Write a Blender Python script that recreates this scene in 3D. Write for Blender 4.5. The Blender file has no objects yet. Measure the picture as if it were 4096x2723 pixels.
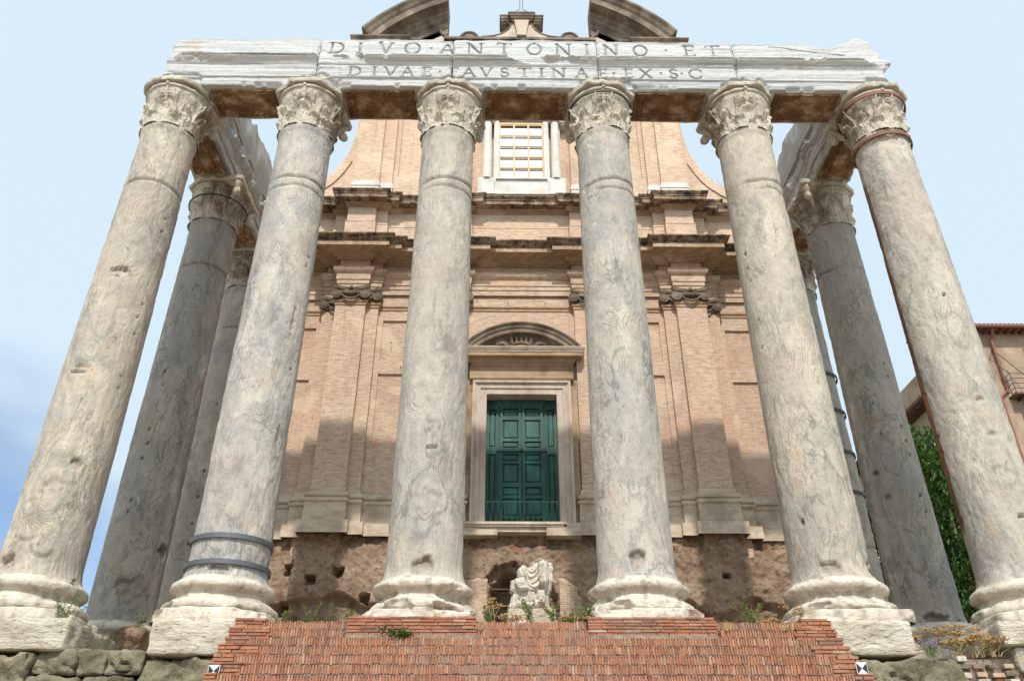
import bpy, math, random
import numpy as np
from mathutils import Vector, Matrix

R = math.radians
scene = bpy.context.scene
COL = scene.collection
random.seed(7)

# ------------------------------------------------------------------ camera
cam = bpy.data.cameras.new("camera")
cam.sensor_width = 36.0
cam.lens = 28.35
cam.clip_start = 0.1
cam.clip_end = 3000
cam_o = bpy.data.objects.new("camera", cam)
COL.objects.link(cam_o)
cam_o.location = (-0.539, -15.902, -3.839)
cam_o.rotation_mode = 'XYZ'
cam_o.rotation_euler = (R(90 + 31.05), 0, -0.0113)
scene.camera = cam_o

# ------------------------------------------------------------------ world, sun, exposure
SUN_EL, SUN_AZ = 49.0, 0.0          # azimuth: degrees the sun stands to the left of straight behind the camera
world = bpy.data.worlds.new("World")
scene.world = world
world.use_nodes = True
wt = world.node_tree
wt.nodes.clear()
w_out = wt.nodes.new("ShaderNodeOutputWorld")
sky = wt.nodes.new("ShaderNodeTexSky")
sky.sky_type = 'NISHITA'
sky.sun_disc = False
sky.sun_elevation = R(SUN_EL)
sky.sun_rotation = R(180 + SUN_AZ)
sky.air_density = 1.0
sky.dust_density = 0.6
sky.ozone_density = 3.0
bg = wt.nodes.new("ShaderNodeBackground")
bg.inputs['Strength'].default_value = 0.15
wt.links.new(sky.outputs[0], bg.inputs['Color'])
# a thin bright veil of cloud, opening to blue low on the left
tc = wt.nodes.new("ShaderNodeTexCoord")
mp = wt.nodes.new("ShaderNodeMapping")
mp.inputs['Scale'].default_value = (1.0, 1.0, 3.2)
wt.links.new(tc.outputs['Generated'], mp.inputs['Vector'])
nz = wt.nodes.new("ShaderNodeTexNoise")
nz.inputs['Scale'].default_value = 1.7
nz.inputs['Detail'].default_value = 6
nz.inputs['Roughness'].default_value = 0.5
nz.inputs['Distortion'].default_value = 0.4
wt.links.new(mp.outputs[0], nz.inputs['Vector'])
dotn = wt.nodes.new("ShaderNodeVectorMath")
dotn.operation = 'DOT_PRODUCT'
bl = Vector((-0.56, 0.80, 0.20)).normalized()
dotn.inputs[1].default_value = bl
wt.links.new(tc.outputs['Generated'], dotn.inputs[0])
gap = wt.nodes.new("ShaderNodeMapRange")
gap.inputs['From Min'].default_value = 0.960
gap.inputs['From Max'].default_value = 1.0
gap.inputs['To Min'].default_value = 0.0
gap.inputs['To Max'].default_value = 0.62
wt.links.new(dotn.outputs['Value'], gap.inputs['Value'])
sub = wt.nodes.new("ShaderNodeMath")
sub.operation = 'SUBTRACT'
wt.links.new(nz.outputs['Fac'], sub.inputs[0])
wt.links.new(gap.outputs[0], sub.inputs[1])
cr = wt.nodes.new("ShaderNodeMapRange")
cr.inputs['From Min'].default_value = -0.05
cr.inputs['From Max'].default_value = 0.36
cr.inputs['To Min'].default_value = 0.08
cr.inputs['To Max'].default_value = 0.96
cr.interpolation_type = 'SMOOTHSTEP'
wt.links.new(sub.outputs[0], cr.inputs['Value'])
bgc = wt.nodes.new("ShaderNodeBackground")
bgc.inputs['Color'].default_value = (0.715, 0.870, 1.0, 1)
bgc.inputs['Strength'].default_value = 0.86
dsun = wt.nodes.new("ShaderNodeVectorMath")
dsun.operation = 'DOT_PRODUCT'
dsun.inputs[1].default_value = Vector((0, -math.cos(R(SUN_EL)), math.sin(R(SUN_EL))))
wt.links.new(tc.outputs['Generated'], dsun.inputs[0])
fill_glow = wt.nodes.new("ShaderNodeMapRange")  # veil brightened on the unseen sun side, added as fill for shaded fronts
fill_glow.interpolation_type = 'SMOOTHSTEP'
fill_glow.inputs['From Min'].default_value = 0.25
fill_glow.inputs['From Max'].default_value = 1.0
fill_glow.inputs['To Min'].default_value = 0.92
fill_glow.inputs['To Max'].default_value = 1.75
wt.links.new(dsun.outputs['Value'], fill_glow.inputs['Value'])
wt.links.new(fill_glow.outputs[0], bgc.inputs['Strength'])
mixw = wt.nodes.new("ShaderNodeMixShader")
wt.links.new(cr.outputs[0], mixw.inputs[0])
wt.links.new(bg.outputs[0], mixw.inputs[1])
wt.links.new(bgc.outputs[0], mixw.inputs[2])
wt.links.new(mixw.outputs[0], w_out.inputs[0])

sun = bpy.data.lights.new("sun", 'SUN')
sun.energy = 3.9
sun.angle = R(1.6)
sun.color = (1.0, 0.955, 0.88)
sun_o = bpy.data.objects.new("sun", sun)
COL.objects.link(sun_o)
sun_o.rotation_euler = (R(90 - SUN_EL), 0, R(SUN_AZ))
scene.view_settings.view_transform = 'Standard'
scene.view_settings.look = 'None'
scene.view_settings.gamma = 1
scene.view_settings.exposure = 0.13

# ------------------------------------------------------------------ numpy noise
def _h(ix, iy, iz, s):
    with np.errstate(over='ignore'):
        n = (ix.astype(np.uint32) * np.uint32(374761393) + iy.astype(np.uint32) * np.uint32(668265263)
             + iz.astype(np.uint32) * np.uint32(2246822519) + np.uint32((s * 3266489917) & 0xffffffff))
        n = (n ^ (n >> np.uint32(13))) * np.uint32(1274126177)
        n = n ^ (n >> np.uint32(16))
    return n.astype(np.float64) / 4294967295.0 * 2 - 1

def vnoise(P, s=0):
    P = np.asarray(P, float)
    I = np.floor(P).astype(np.int64)
    F = P - I
    F = F * F * F * (F * (F * 6 - 15) + 10)
    out = 0
    for dx in (0, 1):
        for dy in (0, 1):
            for dz in (0, 1):
                w = (F[..., 0] if dx else 1 - F[..., 0]) * (F[..., 1] if dy else 1 - F[..., 1]) * (F[..., 2] if dz else 1 - F[..., 2])
                out = out + w * _h(I[..., 0] + dx, I[..., 1] + dy, I[..., 2] + dz, s)
    return out

def fbm(P, o=4, s=0, g=0.5):
    P = np.asarray(P, float)
    a, t, f = 1.0, 0, 1.0
    for k in range(o):
        t = t + a * vnoise(P * f + 17.3 * k, s + k)
        a *= g
        f *= 2.03
    return t

def sstep(a, b, x):
    t = np.clip((x - a) / (b - a), 0, 1)
    return t * t * (3 - 2 * t)

# ------------------------------------------------------------------ mesh helpers
class MB:
    def __init__(s):
        s.v = []
        s.f = []
        s.c = []          # optional per-face tint
    def add(s, vs, fs, tint=0.0):
        b = len(s.v)
        s.v.extend([tuple(map(float, q)) for q in vs])
        s.f.extend([tuple(int(i) + b for i in q) for q in fs])
        s.c.extend([tint] * len(fs))
    def box(s, x0, x1, y0, y1, z0, z1, tint=0.0, jit=0.0):
        vs = [(x, y, z) for x in (x0, x1) for y in (y0, y1) for z in (z0, z1)]
        if jit:
            vs = [tuple(c + random.uniform(-jit, jit) for c in q) for q in vs]
        s.add(vs, [(0, 1, 3, 2), (4, 6, 7, 5), (0, 4, 5, 1), (2, 3, 7, 6), (0, 2, 6, 4), (1, 5, 7, 3)], tint)
    def grid(s, V, closed_u=False, flip=False, tint=0.0):
        nu, nv = V.shape[:2]
        b = len(s.v)
        s.v.extend(map(tuple, V.reshape(-1, 3).tolist()))
        iu = np.arange(nu if closed_u else nu - 1)
        jv = np.arange(nv - 1)
        a, c = np.meshgrid(iu, jv, indexing='ij')
        a2 = (a + 1) % nu
        q = np.stack([a * nv + c, a2 * nv + c, a2 * nv + c + 1, a * nv + c + 1], -1).reshape(-1, 4) + b
        if flip:
            q = q[:, ::-1]
        s.f.extend(map(tuple, q.tolist()))
        s.c.extend([tint] * len(q))
    def tube(s, pts, r, n=8, caps=True):
        pts = [Vector(p) for p in pts]
        rs = r if isinstance(r, (list, tuple)) else [r] * len(pts)
        rings = []
        up = Vector((0.13, 0.31, 0.94))
        for i, p in enumerate(pts):
            t = (pts[min(i + 1, len(pts) - 1)] - pts[max(i - 1, 0)]).normalized()
            if abs(t.dot(up)) > 0.95:
                up = Vector((0.9, 0.2, 0.1))
            a = t.cross(up).normalized()
            b_ = t.cross(a)
            rings.append([tuple(p + (a * math.cos(2 * math.pi * k / n) + b_ * math.sin(2 * math.pi * k / n)) * rs[i]) for k in range(n)])
        vs = [q for g in rings for q in g]
        fs = []
        for i in range(len(pts) - 1):
            for k in range(n):
                k2 = (k + 1) % n
                fs.append((i * n + k, i * n + k2, (i + 1) * n + k2, (i + 1) * n + k))
        if caps:
            fs.append(tuple(range(n))[::-1])
            fs.append(tuple((len(pts) - 1) * n + k for k in range(n)))
        s.add(vs, fs)
    def sweep(s, path, prof, z_is_up=True, cap=True):
        """profile (d outward, z) swept along plan polyline (x, y); outward is to the right of travel"""
        P = [Vector((p[0], p[1])) for p in path]
        n = len(P)
        mit = []
        for i in range(n):
            ns = []
            if i > 0:
                t = (P[i] - P[i - 1]).normalized(); ns.append(Vector((t.y, -t.x)))
            if i < n - 1:
                t = (P[i + 1] - P[i]).normalized(); ns.append(Vector((t.y, -t.x)))
            if len(ns) == 2:
                m = ns[0] + ns[1]
                m = m / max(m.length_squared, 1e-6) * 2
            else:
                m = ns[0]
            mit.append(m)
        vs = [(P[i].x + mit[i].x * d, P[i].y + mit[i].y * d, z) for i in range(n) for d, z in prof]
        k = len(prof)
        fs = []
        for i in range(n - 1):
            for j in range(k - 1):
                fs.append((i * k + j, (i + 1) * k + j, (i + 1) * k + j + 1, i * k + j + 1))
        if cap:
            fs.append(tuple(range(k))[::-1])
            fs.append(tuple((n - 1) * k + j for j in range(k)))
        s.add(vs, fs)
    def prism(s, pts, y0, y1):
        """polygon (x, z) extruded from y0 (front) to y1"""
        n = len(pts)
        vs = [(x, y0, z) for x, z in pts] + [(x, y1, z) for x, z in pts]
        fs = [tuple(range(n)), tuple(range(2 * n - 1, n - 1, -1))]
        for i in range(n):
            j = (i + 1) % n
            fs.append((i, i + n, j + n, j))
        s.add(vs, fs)
    def ball(s, c, r, nu=12, nv=8, rot=None):
        r = (r, r, r) if not isinstance(r, (tuple, list)) else r
        V = []
        for i in range(nu):
            for j in range(nv + 1):
                a, b_ = 2 * math.pi * i / nu, math.pi * (j / nv) - math.pi / 2
                q = Vector((math.cos(a) * math.cos(b_) * r[0], math.sin(a) * math.cos(b_) * r[1], math.sin(b_) * r[2]))
                if rot is not None:
                    q = rot @ q
                V.append((q.x + c[0], q.y + c[1], q.z + c[2]))
        s.grid(np.array(V).reshape(nu, nv + 1, 3), closed_u=True)
    def build(s, name, m, parent=None, smooth=False, loc=None, angle=None, point_attr=None):
        me = bpy.data.meshes.new(name)
        me.from_pydata(s.v, [], s.f)
        if any(s.c):
            at = me.attributes.new("tint", 'FLOAT', 'FACE')
            at.data.foreach_set('value', np.array(s.c, dtype=np.float32))
        if point_attr is not None:
            for nm, arr in point_attr.items():
                at = me.attributes.new(nm, 'FLOAT', 'POINT')
                at.data.foreach_set('value', np.asarray(arr, dtype=np.float32))
        for mm in (m if isinstance(m, (list, tuple)) else [m]):
            me.materials.append(mm)
        if smooth:
            me.polygons.foreach_set('use_smooth', np.ones(len(me.polygons), dtype=bool))
            if angle:
                me.set_sharp_from_angle(angle=R(angle))
        me.update()
        o = bpy.data.objects.new(name, me)
        COL.objects.link(o)
        if loc is not None:
            o.location = loc
        if parent is not None:
            attach(o, parent)
        return o

def attach(o, p):
    o.parent = p
    if p.get('_world'):
        o.matrix_parent_inverse = Matrix.Translation(p.location).inverted()

def tag(o, label=None, cat=None, group=None, kind=None):
    if label: o['label'] = label
    if cat: o['category'] = cat
    if group: o['group'] = group
    if kind or label: o['kind'] = kind or 'thing'
    return o

def thing(name, label, cat, loc=(0, 0, 0), group=None, worldmesh=True):
    o = bpy.data.objects.new(name, None)
    COL.objects.link(o)
    o.location = loc
    o.empty_display_size = 0.3
    if worldmesh:
        o['_world'] = 1
    return tag(o, label, cat, group)

# ------------------------------------------------------------------ materials
class N:
    def __init__(s, name, rough=0.8, spec=0.3):
        s.m = bpy.data.materials.new(name)
        s.m.use_nodes = True
        s.t = s.m.node_tree
        s.t.nodes.clear()
        s.out = s.t.nodes.new("ShaderNodeOutputMaterial")
        s.b = s.t.nodes.new("ShaderNodeBsdfPrincipled")
        s.b.inputs['Roughness'].default_value = rough
        s.b.inputs['Specular IOR Level'].default_value = spec
        s.t.links.new(s.b.outputs[0], s.out.inputs[0])
    def link(s, a, b):
        if isinstance(a, (int, float)):
            b.default_value = a
        elif isinstance(a, (tuple, list)):
            b.default_value = tuple(a) + ((1,) if len(a) == 3 and len(b.default_value) == 4 else ())
        else:
            s.t.links.new(a, b)
    def co(s, rand=False):
        o = s.t.nodes.new("ShaderNodeTexCoord").outputs['Object']
        if rand:
            oi = s.t.nodes.new("ShaderNodeObjectInfo")
            mm = s.math('MULTIPLY', oi.outputs['Random'], 91.0)
            cx = s.t.nodes.new("ShaderNodeCombineXYZ")
            s.link(mm, cx.inputs[0]); s.link(mm, cx.inputs[2])
            o = s.vadd(o, cx.outputs[0])
        return o
    def vadd(s, a, b, op='ADD'):
        n = s.t.nodes.new("ShaderNodeVectorMath"); n.operation = op
        s.link(a, n.inputs[0]); s.link(b, n.inputs[1])
        return n.outputs[0]
    def vscale(s, a, v):
        return s.vadd(a, v, 'MULTIPLY')
    def sep(s, a):
        n = s.t.nodes.new("ShaderNodeSeparateXYZ"); s.link(a, n.inputs[0]); return n.outputs
    def comb(s, x, y, z):
        n = s.t.nodes.new("ShaderNodeCombineXYZ")
        for i, q in enumerate((x, y, z)): s.link(q, n.inputs[i])
        return n.outputs[0]
    def noise(s, v, scale, detail=4, rough=0.55, dist=0.0, color=False):
        n = s.t.nodes.new("ShaderNodeTexNoise")
        s.link(v, n.inputs['Vector'])
        n.inputs['Scale'].default_value = scale
        n.inputs['Detail'].default_value = detail
        n.inputs['Roughness'].default_value = rough
        n.inputs['Distortion'].default_value = dist
        return n.outputs['Color' if color else 'Fac']
    def voro(s, v, scale, feature='F1', rnd=1.0, out='Distance'):
        n = s.t.nodes.new("ShaderNodeTexVoronoi")
        n.feature = feature
        s.link(v, n.inputs['Vector'])
        n.inputs['Scale'].default_value = scale
        n.inputs['Randomness'].default_value = rnd
        return n.outputs[out]
    def ramp(s, f, stops, interp='LINEAR'):
        n = s.t.nodes.new("ShaderNodeValToRGB")
        n.color_ramp.interpolation = interp
        e = n.color_ramp.elements
        while len(e) > 1: e.remove(e[0])
        for i, (p, c) in enumerate(stops):
            q = e[0] if i == 0 else e.new(p)
            q.position = p
            c = (c, c, c) if isinstance(c, (int, float)) else c
            q.color = tuple(c) + (1,)
        s.link(f, n.inputs[0])
        return n.outputs[0]
    def rng(s, f, a, b, c=0.0, d=1.0):
        n = s.t.nodes.new("ShaderNodeMapRange")
        n.interpolation_type = 'SMOOTHSTEP'
        s.link(f, n.inputs[0])
        for i, q in enumerate((a, b, c, d)): n.inputs[i + 1].default_value = q
        return n.outputs[0]
    def mix(s, a, b, f, blend='MIX'):
        n = s.t.nodes.new("ShaderNodeMix"); n.data_type = 'RGBA'; n.blend_type = blend
        s.link(f, n.inputs[0]); s.link(a, n.inputs[6]); s.link(b, n.inputs[7])
        return n.outputs[2]
    def math(s, op, a, b=0.0):
        n = s.t.nodes.new("ShaderNodeMath"); n.operation = op
        s.link(a, n.inputs[0]); s.link(b, n.inputs[1])
        return n.outputs[0]
    def attr(s, name, out='Fac'):
        n = s.t.nodes.new("ShaderNodeAttribute"); n.attribute_name = name
        return n.outputs[out]
    def bump(s, h, strength=0.5, dist=0.05, prev=None):
        n = s.t.nodes.new("ShaderNodeBump")
        n.inputs['Strength'].default_value = strength
        n.inputs['Distance'].default_value = dist
        s.link(h, n.inputs['Height'])
        if prev is not None: s.link(prev, n.inputs['Normal'])
        return n.outputs[0]
    def done(s, col, nrm=None, rough=None):
        s.link(col, s.b.inputs['Base Color'])
        if nrm is not None: s.link(nrm, s.b.inputs['Normal'])
        if rough is not None: s.link(rough, s.b.inputs['Roughness'])
        return s.m

def m_cipollino(name, dark=1.0, warm=0.0):
    n = N(name, 0.75, 0.25)
    c = n.co(True)
    k = dark
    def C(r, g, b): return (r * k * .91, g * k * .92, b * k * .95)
    x_, y_, z_ = n.sep(c)
    # bedding field stored on the mesh: planes that bend round the knots
    f = n.math('ADD', n.attr("bed"), n.math('MULTIPLY', n.math('SUBTRACT', n.noise(n.vscale(c, (1, 1, 0.6)), 3.2, 4, 0.6), 0.5), 0.16))
    bx, by, bz = n.sep(n.co(True))
    band = n.noise(n.comb(n.math('MULTIPLY', f, 4.2), n.math('MULTIPLY', bz, 0.22), bx), 1.0, 5, 0.62)
    base = n.ramp(band, [(0.28, C(0.38, 0.345, 0.295)), (0.42, C(0.47, 0.415, 0.34)), (0.50, C(0.44, 0.40, 0.34)), (0.58, C(0.51, 0.45, 0.36)), (0.72, C(0.58, 0.51, 0.405))])
    big = n.noise(n.vscale(c, (1, 1, 0.4)), 0.9, 4, 0.55)
    base = n.mix(base, C(0.345, 0.33, 0.30), n.rng(big, 0.46, 0.64, 0, 0.6))
    mot = n.noise(n.vscale(c, (1, 1, 0.5)), 4.0, 7, 0.65)
    base = n.mix(base, n.ramp(mot, [(0.3, 0.74), (0.5, 1.0), (0.7, 1.2)]), 0.6, 'MULTIPLY')
    # broad irregular patches: cream, grey and rose, with crisp outlines
    wv = n.vadd(n.vscale(c, (1.0, 1.0, 0.42)), n.vscale(n.vadd(n.noise(c, 1.6, 4, 0.6, color=True), (0.5, 0.5, 0.5), 'SUBTRACT'), (0.9, 0.9, 0.9)))
    p1 = n.noise(wv, 1.0, 6, 0.62); p2 = n.noise(n.vadd(wv, (4.4, 8.8, 2.2)), 1.15, 6, 0.62)
    base = n.mix(base, C(0.61, 0.545, 0.44), n.rng(p1, 0.54, 0.60, 0, 0.55))
    base = n.mix(base, C(0.30, 0.29, 0.265), n.rng(p2, 0.55, 0.62, 0, 0.55))
    # long open cracks
    ck = n.math('ABSOLUTE', n.math('SUBTRACT', n.noise(n.vadd(n.vscale(c, (1.3, 1.3, 0.35)), (1.7, 3.3, 9.1)), 1.3, 7, 0.68), 0.5))
    base = n.mix(base, C(0.14, 0.12, 0.095), n.math('MULTIPLY', n.rng(ck, 0.010, 0.003), n.rng(p1, 0.44, 0.54, 0.0, 0.6)))
    # thin dark partings
    saw = n.math('FRACT', n.math('MULTIPLY', f, 13.0))
    zone = n.rng(n.noise(n.vadd(c, (2.2, 5.1, 0.7)), 1.1, 4), 0.50, 0.64)
    line = n.ramp(saw, [(0.0, 1.0), (0.10, 0.5), (0.22, 0.0), (0.93, 0.0), (1.0, 1.0)])
    base = n.mix(base, C(0.185, 0.165, 0.135), n.math('MULTIPLY', n.math('MULTIPLY', line, n.rng(n.noise(c, 6, 4, 0.6), 0.44, 0.60)), n.math('ADD', n.math('MULTIPLY', zone, 0.34), 0.02)))
    pale = n.ramp(n.math('FRACT', n.math('MULTIPLY', f, 3.1)), [(0.0, 0.0), (0.35, 0.0), (0.5, 1.0), (0.62, 0.0)])
    base = n.mix(base, C(0.60, 0.53, 0.42), n.math('MULTIPLY', pale, n.rng(mot, 0.35, 0.6, 0.05, 0.5)))
    # grey-green rims of the knots and a few open seams
    base = n.mix(base, C(0.235, 0.255, 0.225), n.math('MULTIPLY', n.attr("rim"), n.rng(mot, 0.3, 0.6, 0.35, 0.85)))
    seam = n.math('ABSOLUTE', n.math('SUBTRACT', n.noise(n.vadd(n.vscale(c, (1, 1, 0.3)), n.comb(f, 0.0, 0.0)), 0.9, 5, 0.62), 0.5))
    base = n.mix(base, C(0.19, 0.195, 0.165), n.math('MULTIPLY', n.rng(seam, 0.020, 0.003), n.rng(big, 0.4, 0.6, 0.0, 0.7)))
    oc = n.noise(n.vadd(c, (3.1, 7.7, 1.3)), 1.3, 6, 0.66)
    base = n.mix(base, C(0.54, 0.36, 0.22), n.rng(oc, 0.57, 0.72, 0, 0.45))
    pkz = n.noise(n.vadd(n.vscale(c, (1, 1, 0.6)), (13.1, 2.7, 5.3)), 0.8, 5, 0.6)
    base = n.mix(base, C(0.45, 0.365, 0.31), n.rng(pkz, 0.5, 0.66, 0, 0.45))
    sp = n.noise(n.vscale(c, (1, 1, 0.6)), 22, 4, 0.62)
    base = n.mix(base, C(0.66, 0.60, 0.50), n.rng(sp, 0.60, 0.72, 0, 0.5))
    base = n.mix(base, C(0.15, 0.13, 0.085), n.rng(sp, 0.38, 0.27, 0, 0.6))
    oi = n.t.nodes.new("ShaderNodeObjectInfo")
    base = n.mix(base, n.ramp(oi.outputs['Random'], [(0.0, (0.90, 0.94, 1.0)), (0.5, (1.0, 0.99, 0.98)), (1.0, (1.06, 0.99, 0.90))]), 0.9, 'MULTIPLY')
    rs = n.attr("stain")
    base = n.mix(base, n.ramp(n.noise(n.vscale(c, (3, 3, 0.35)), 3, 6, 0.65), [(0.34, (0.05, 0.022, 0.014)), (0.46, (0.13, 0.052, 0.025)), (0.62, (0.36, 0.15, 0.05))]), n.rng(rs, 0.15, 0.6, 0, 0.92))
    base = n.mix(base, (0.15, 0.105, 0.07), n.attr("scar"))
    h = n.math('ADD', n.math('MULTIPLY', n.math('SUBTRACT', saw, line), n.math('ADD', n.math('MULTIPLY', zone, 0.35), 0.015)), n.math('MULTIPLY', n.noise(n.vscale(c, (1, 1, 0.45)), 9, 10, 0.7), 1.8))
    nb = n.bump(h, 0.9, 0.030)
    return n.done(base, nb)

def m_whitemarble(name, axis=0, tone=(0.54, 0.525, 0.50)):
    n = N(name, 0.7, 0.3)
    c = n.co()
    sc = (0.16, 2.0, 9.0) if axis == 0 else (2.0, 0.16, 9.0)
    w = n.vscale(n.vadd(n.noise(c, 0.5, 2, color=True), (0.5, 0.5, 0.5), 'SUBTRACT'), (0.7, 0.7, 0.7))
    p = n.vadd(n.vscale(c, sc), w)
    f = n.noise(p, 1.4, 7, 0.68)
    t = tone
    base = n.ramp(f, [(0.28, (t[0] * .42, t[1] * .435, t[2] * .46)), (0.40, (t[0] * .72, t[1] * .74, t[2] * .77)), (0.50, t), (0.60, (t[0] * .84, t[1] * .85, t[2] * .87)), (0.66, (t[0] * 1.05, t[1] * 1.05, t[2] * 1.04)), (0.78, (t[0] * .7, t[1] * .7, t[2] * .7))])
    warm = n.noise(n.vscale(c, (0.7, 0.7, 1.6)), 1.3, 6, 0.65)
    base = n.mix(base, (0.42, 0.33, 0.235), n.rng(warm, 0.54, 0.74, 0, 0.55))
    drip = n.noise(n.vscale(c, (4.5, 4.5, 0.45)), 2.2, 6, 0.65)
    base = n.mix(base, (0.22, 0.21, 0.19), n.rng(drip, 0.55, 0.76, 0, 0.5))
    fine = n.noise(n.vscale(c, (0.35, 0.35, 6)), 12, 6, 0.72)
    base = n.mix(base, (0.25, 0.235, 0.21), n.rng(fine, 0.54, 0.72, 0, 0.55))
    base = n.mix(base, (0.085, 0.075, 0.065), n.math('MULTIPLY', n.attr("groove"), n.rng(n.noise(n.vadd(c, (1, 5, 2)), 2.2, 5, 0.6), 0.35, 0.62, 0.12, 0.55)))  # deepens the shade of cut letters and crack in the colour, for legibility
    nb = n.bump(n.math('ADD', n.math('MULTIPLY', f, 1.2), n.noise(c, 10, 8, 0.7)), 0.7, 0.04)
    return n.done(base, nb)

def m_carved(name, tone=(0.60, 0.53, 0.43)):
    n = N(name, 0.8, 0.25)
    c = n.co(True)
    t = tone
    f = n.noise(c, 2.2, 6, 0.6)
    base = n.ramp(f, [(0.3, (t[0] * .72, t[1] * .7, t[2] * .68)), (0.5, t), (0.7, (t[0] * 1.13, t[1] * 1.14, t[2] * 1.15))])
    oc = n.noise(n.vadd(c, (5, 2, 8)), 2.6, 5, 0.6)
    base = n.mix(base, (0.50, 0.29, 0.16), n.rng(oc, 0.58, 0.74, 0, 0.5))
    gr = n.noise(n.vscale(c, (3, 3, 0.8)), 1.7, 5, 0.6)
    base = n.mix(base, (0.24, 0.215, 0.18), n.rng(gr, 0.50, 0.70, 0, 0.65))
    pt = n.noise(c, 7, 7, 0.72)
    base = n.mix(base, (0.20, 0.165, 0.125), n.rng(pt, 0.55, 0.68, 0, 0.5))
    base = n.mix(base, (0.17, 0.115, 0.075), n.math('MULTIPLY', n.attr("stain"), n.rng(n.noise(c, 3.5, 5), 0.3, 0.6, 0.25, 0.85)))
    nb = n.bump(n.math('ADD', n.noise(c, 13, 9, 0.72), n.math('MULTIPLY', n.noise(c, 4, 5, 0.6), 1.2)), 0.9, 0.04)
    return n.done(base, nb)

def m_brick(name, a, b, mort, bw=0.26, bh=0.062, amt=0.7, streak=0.0, axis='XZ', patch=None):
    n = N(name, 0.9, 0.15)
    c = n.co()
    x, y, z = n.sep(c)
    u = n.math('ADD', x, y)
    v = n.comb(u, n.math('ADD', z, n.math('MULTIPLY', n.noise(c, 0.6, 2), 0.03)), 0.0)
    br = n.t.nodes.new("ShaderNodeTexBrick")
    n.link(v, br.inputs['Vector'])
    br.inputs['Scale'].default_value = 1.0
    br.inputs['Brick Width'].default_value = bw
    br.inputs['Row Height'].default_value = bh
    br.inputs['Mortar Size'].default_value = 0.011
    br.inputs['Mortar Smooth'].default_value = 0.4
    br.inputs['Bias'].default_value = 0.0
    br.offset = 0.5
    n.link(a, br.inputs['Color1']); n.link(b, br.inputs['Color2']); n.link(mort, br.inputs['Mortar'])
    col = br.outputs['Color']
    rows = n.noise(n.comb(n.math('MULTIPLY', u, 4.0), n.math('MULTIPLY', z, 16.0), 0.0), 1.0, 3, 0.7)
    col = n.mix(col, n.ramp(rows, [(0.3, (0.55, 0.5, 0.46)), (0.5, (1, 1, 1)), (0.72, (1.22, 1.2, 1.16))]), 0.75, 'MULTIPLY')
    big = n.noise(c, 0.45, 6, 0.6)
    col = n.mix(col, n.ramp(big, [(0.3, (0.80, 0.74, 0.70)), (0.5, (1, 1, 1)), (0.7, (1.12, 1.08, 1.0))]), amt, 'MULTIPLY')
    pk = n.noise(n.vadd(c, (9, 4, 2)), 0.55, 4, 0.6)
    col = n.mix(col, (0.54, 0.33, 0.235), n.rng(pk, 0.5, 0.68, 0, 0.4))
    gp = n.voro(n.vscale(c, (1, 1, 1.8)), 1.3, out='Distance')
    col = n.mix(col, (0.36, 0.29, 0.245), n.rng(gp, 0.16, 0.08, 0, 0.4))
    else_ = n.noise(n.comb(n.math('MULTIPLY', u, 2.0), n.math('MULTIPLY', z, 0.16), 0.0), 1.6, 7, 0.68)
    col = n.mix(col, (0.25, 0.19, 0.145), n.rng(else_, 0.53, 0.72, 0, 0.5))
    rp = n.noise(n.vadd(n.vscale(c, (0.8, 0.8, 1.0)), (6, 1, 11)), 0.7, 3, 0.5)
    col = n.mix(col, (0.66, 0.52, 0.39), n.rng(rp, 0.58, 0.63, 0, 0.35))
    if streak:
        s_ = n.noise(n.comb(n.math('MULTIPLY', x, 1.3), n.math('MULTIPLY', z, 0.5), y), 2.0, 9, 0.72)
        col = n.mix(col, (0.035, 0.028, 0.022), n.rng(s_, 0.40, 0.66, 0, streak))
        blot = n.noise(n.vscale(c, (2.0, 2.0, 5.0)), 2.0, 6, 0.7)
        col = n.mix(col, (0.03, 0.024, 0.02), n.rng(blot, 0.50, 0.62, 0, streak))
    if patch:
        (px, pz, sx, sz), pc = patch
        dx = n.math('DIVIDE', n.math('SUBTRACT', x, px), sx)
        dz = n.math('DIVIDE', n.math('SUBTRACT', z, pz), sz)
        rr = n.math('SQRT', n.math('ADD', n.math('MULTIPLY', dx, dx), n.math('MULTIPLY', dz, dz)))
        col = n.mix(col, pc, n.rng(n.math('ADD', rr, n.math('MULTIPLY', n.noise(c, 3, 4), 0.8)), 1.4, 0.7, 0, 0.65))
    nb = n.bump(n.math('ADD', br.outputs['Fac'], n.math('MULTIPLY', n.noise(c, 12, 6, 0.7), -1.2)), -0.5, 0.02)
    return n.done(col, nb)

def m_stone(name, lo, mid, hi, scale=2.0, zs=1.0, bump=0.6, dist=0.04, pit=0.0, pitc=(0.12, 0.1, 0.08), stain=None, fine=14):
    n = N(name, 0.88, 0.2)
    c = n.co(True) if False else n.co()
    p = n.vscale(c, (1, 1, zs))
    f = n.noise(p, scale, 8, 0.62)
    base = n.ramp(f, [(0.28, lo), (0.5, mid), (0.72, hi)])
    if pit:
        v = n.noise(n.vscale(c, (1, 1, zs * 1.2)), scale * 5, 7, 0.72)
        base = n.mix(base, pitc, n.rng(v, 0.54, 0.66, 0, pit))
    if stain:
        s_ = n.noise(n.vadd(c, (4, 9, 1)), 0.9, 6, 0.65)
        base = n.mix(base, stain, n.rng(s_, 0.52, 0.66, 0, 0.7))
    h = n.math('ADD', f, n.math('MULTIPLY', n.noise(p, fine, 8, 0.7), 0.8))
    nb = n.bump(h, bump, dist)
    return n.done(base, nb)

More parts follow.
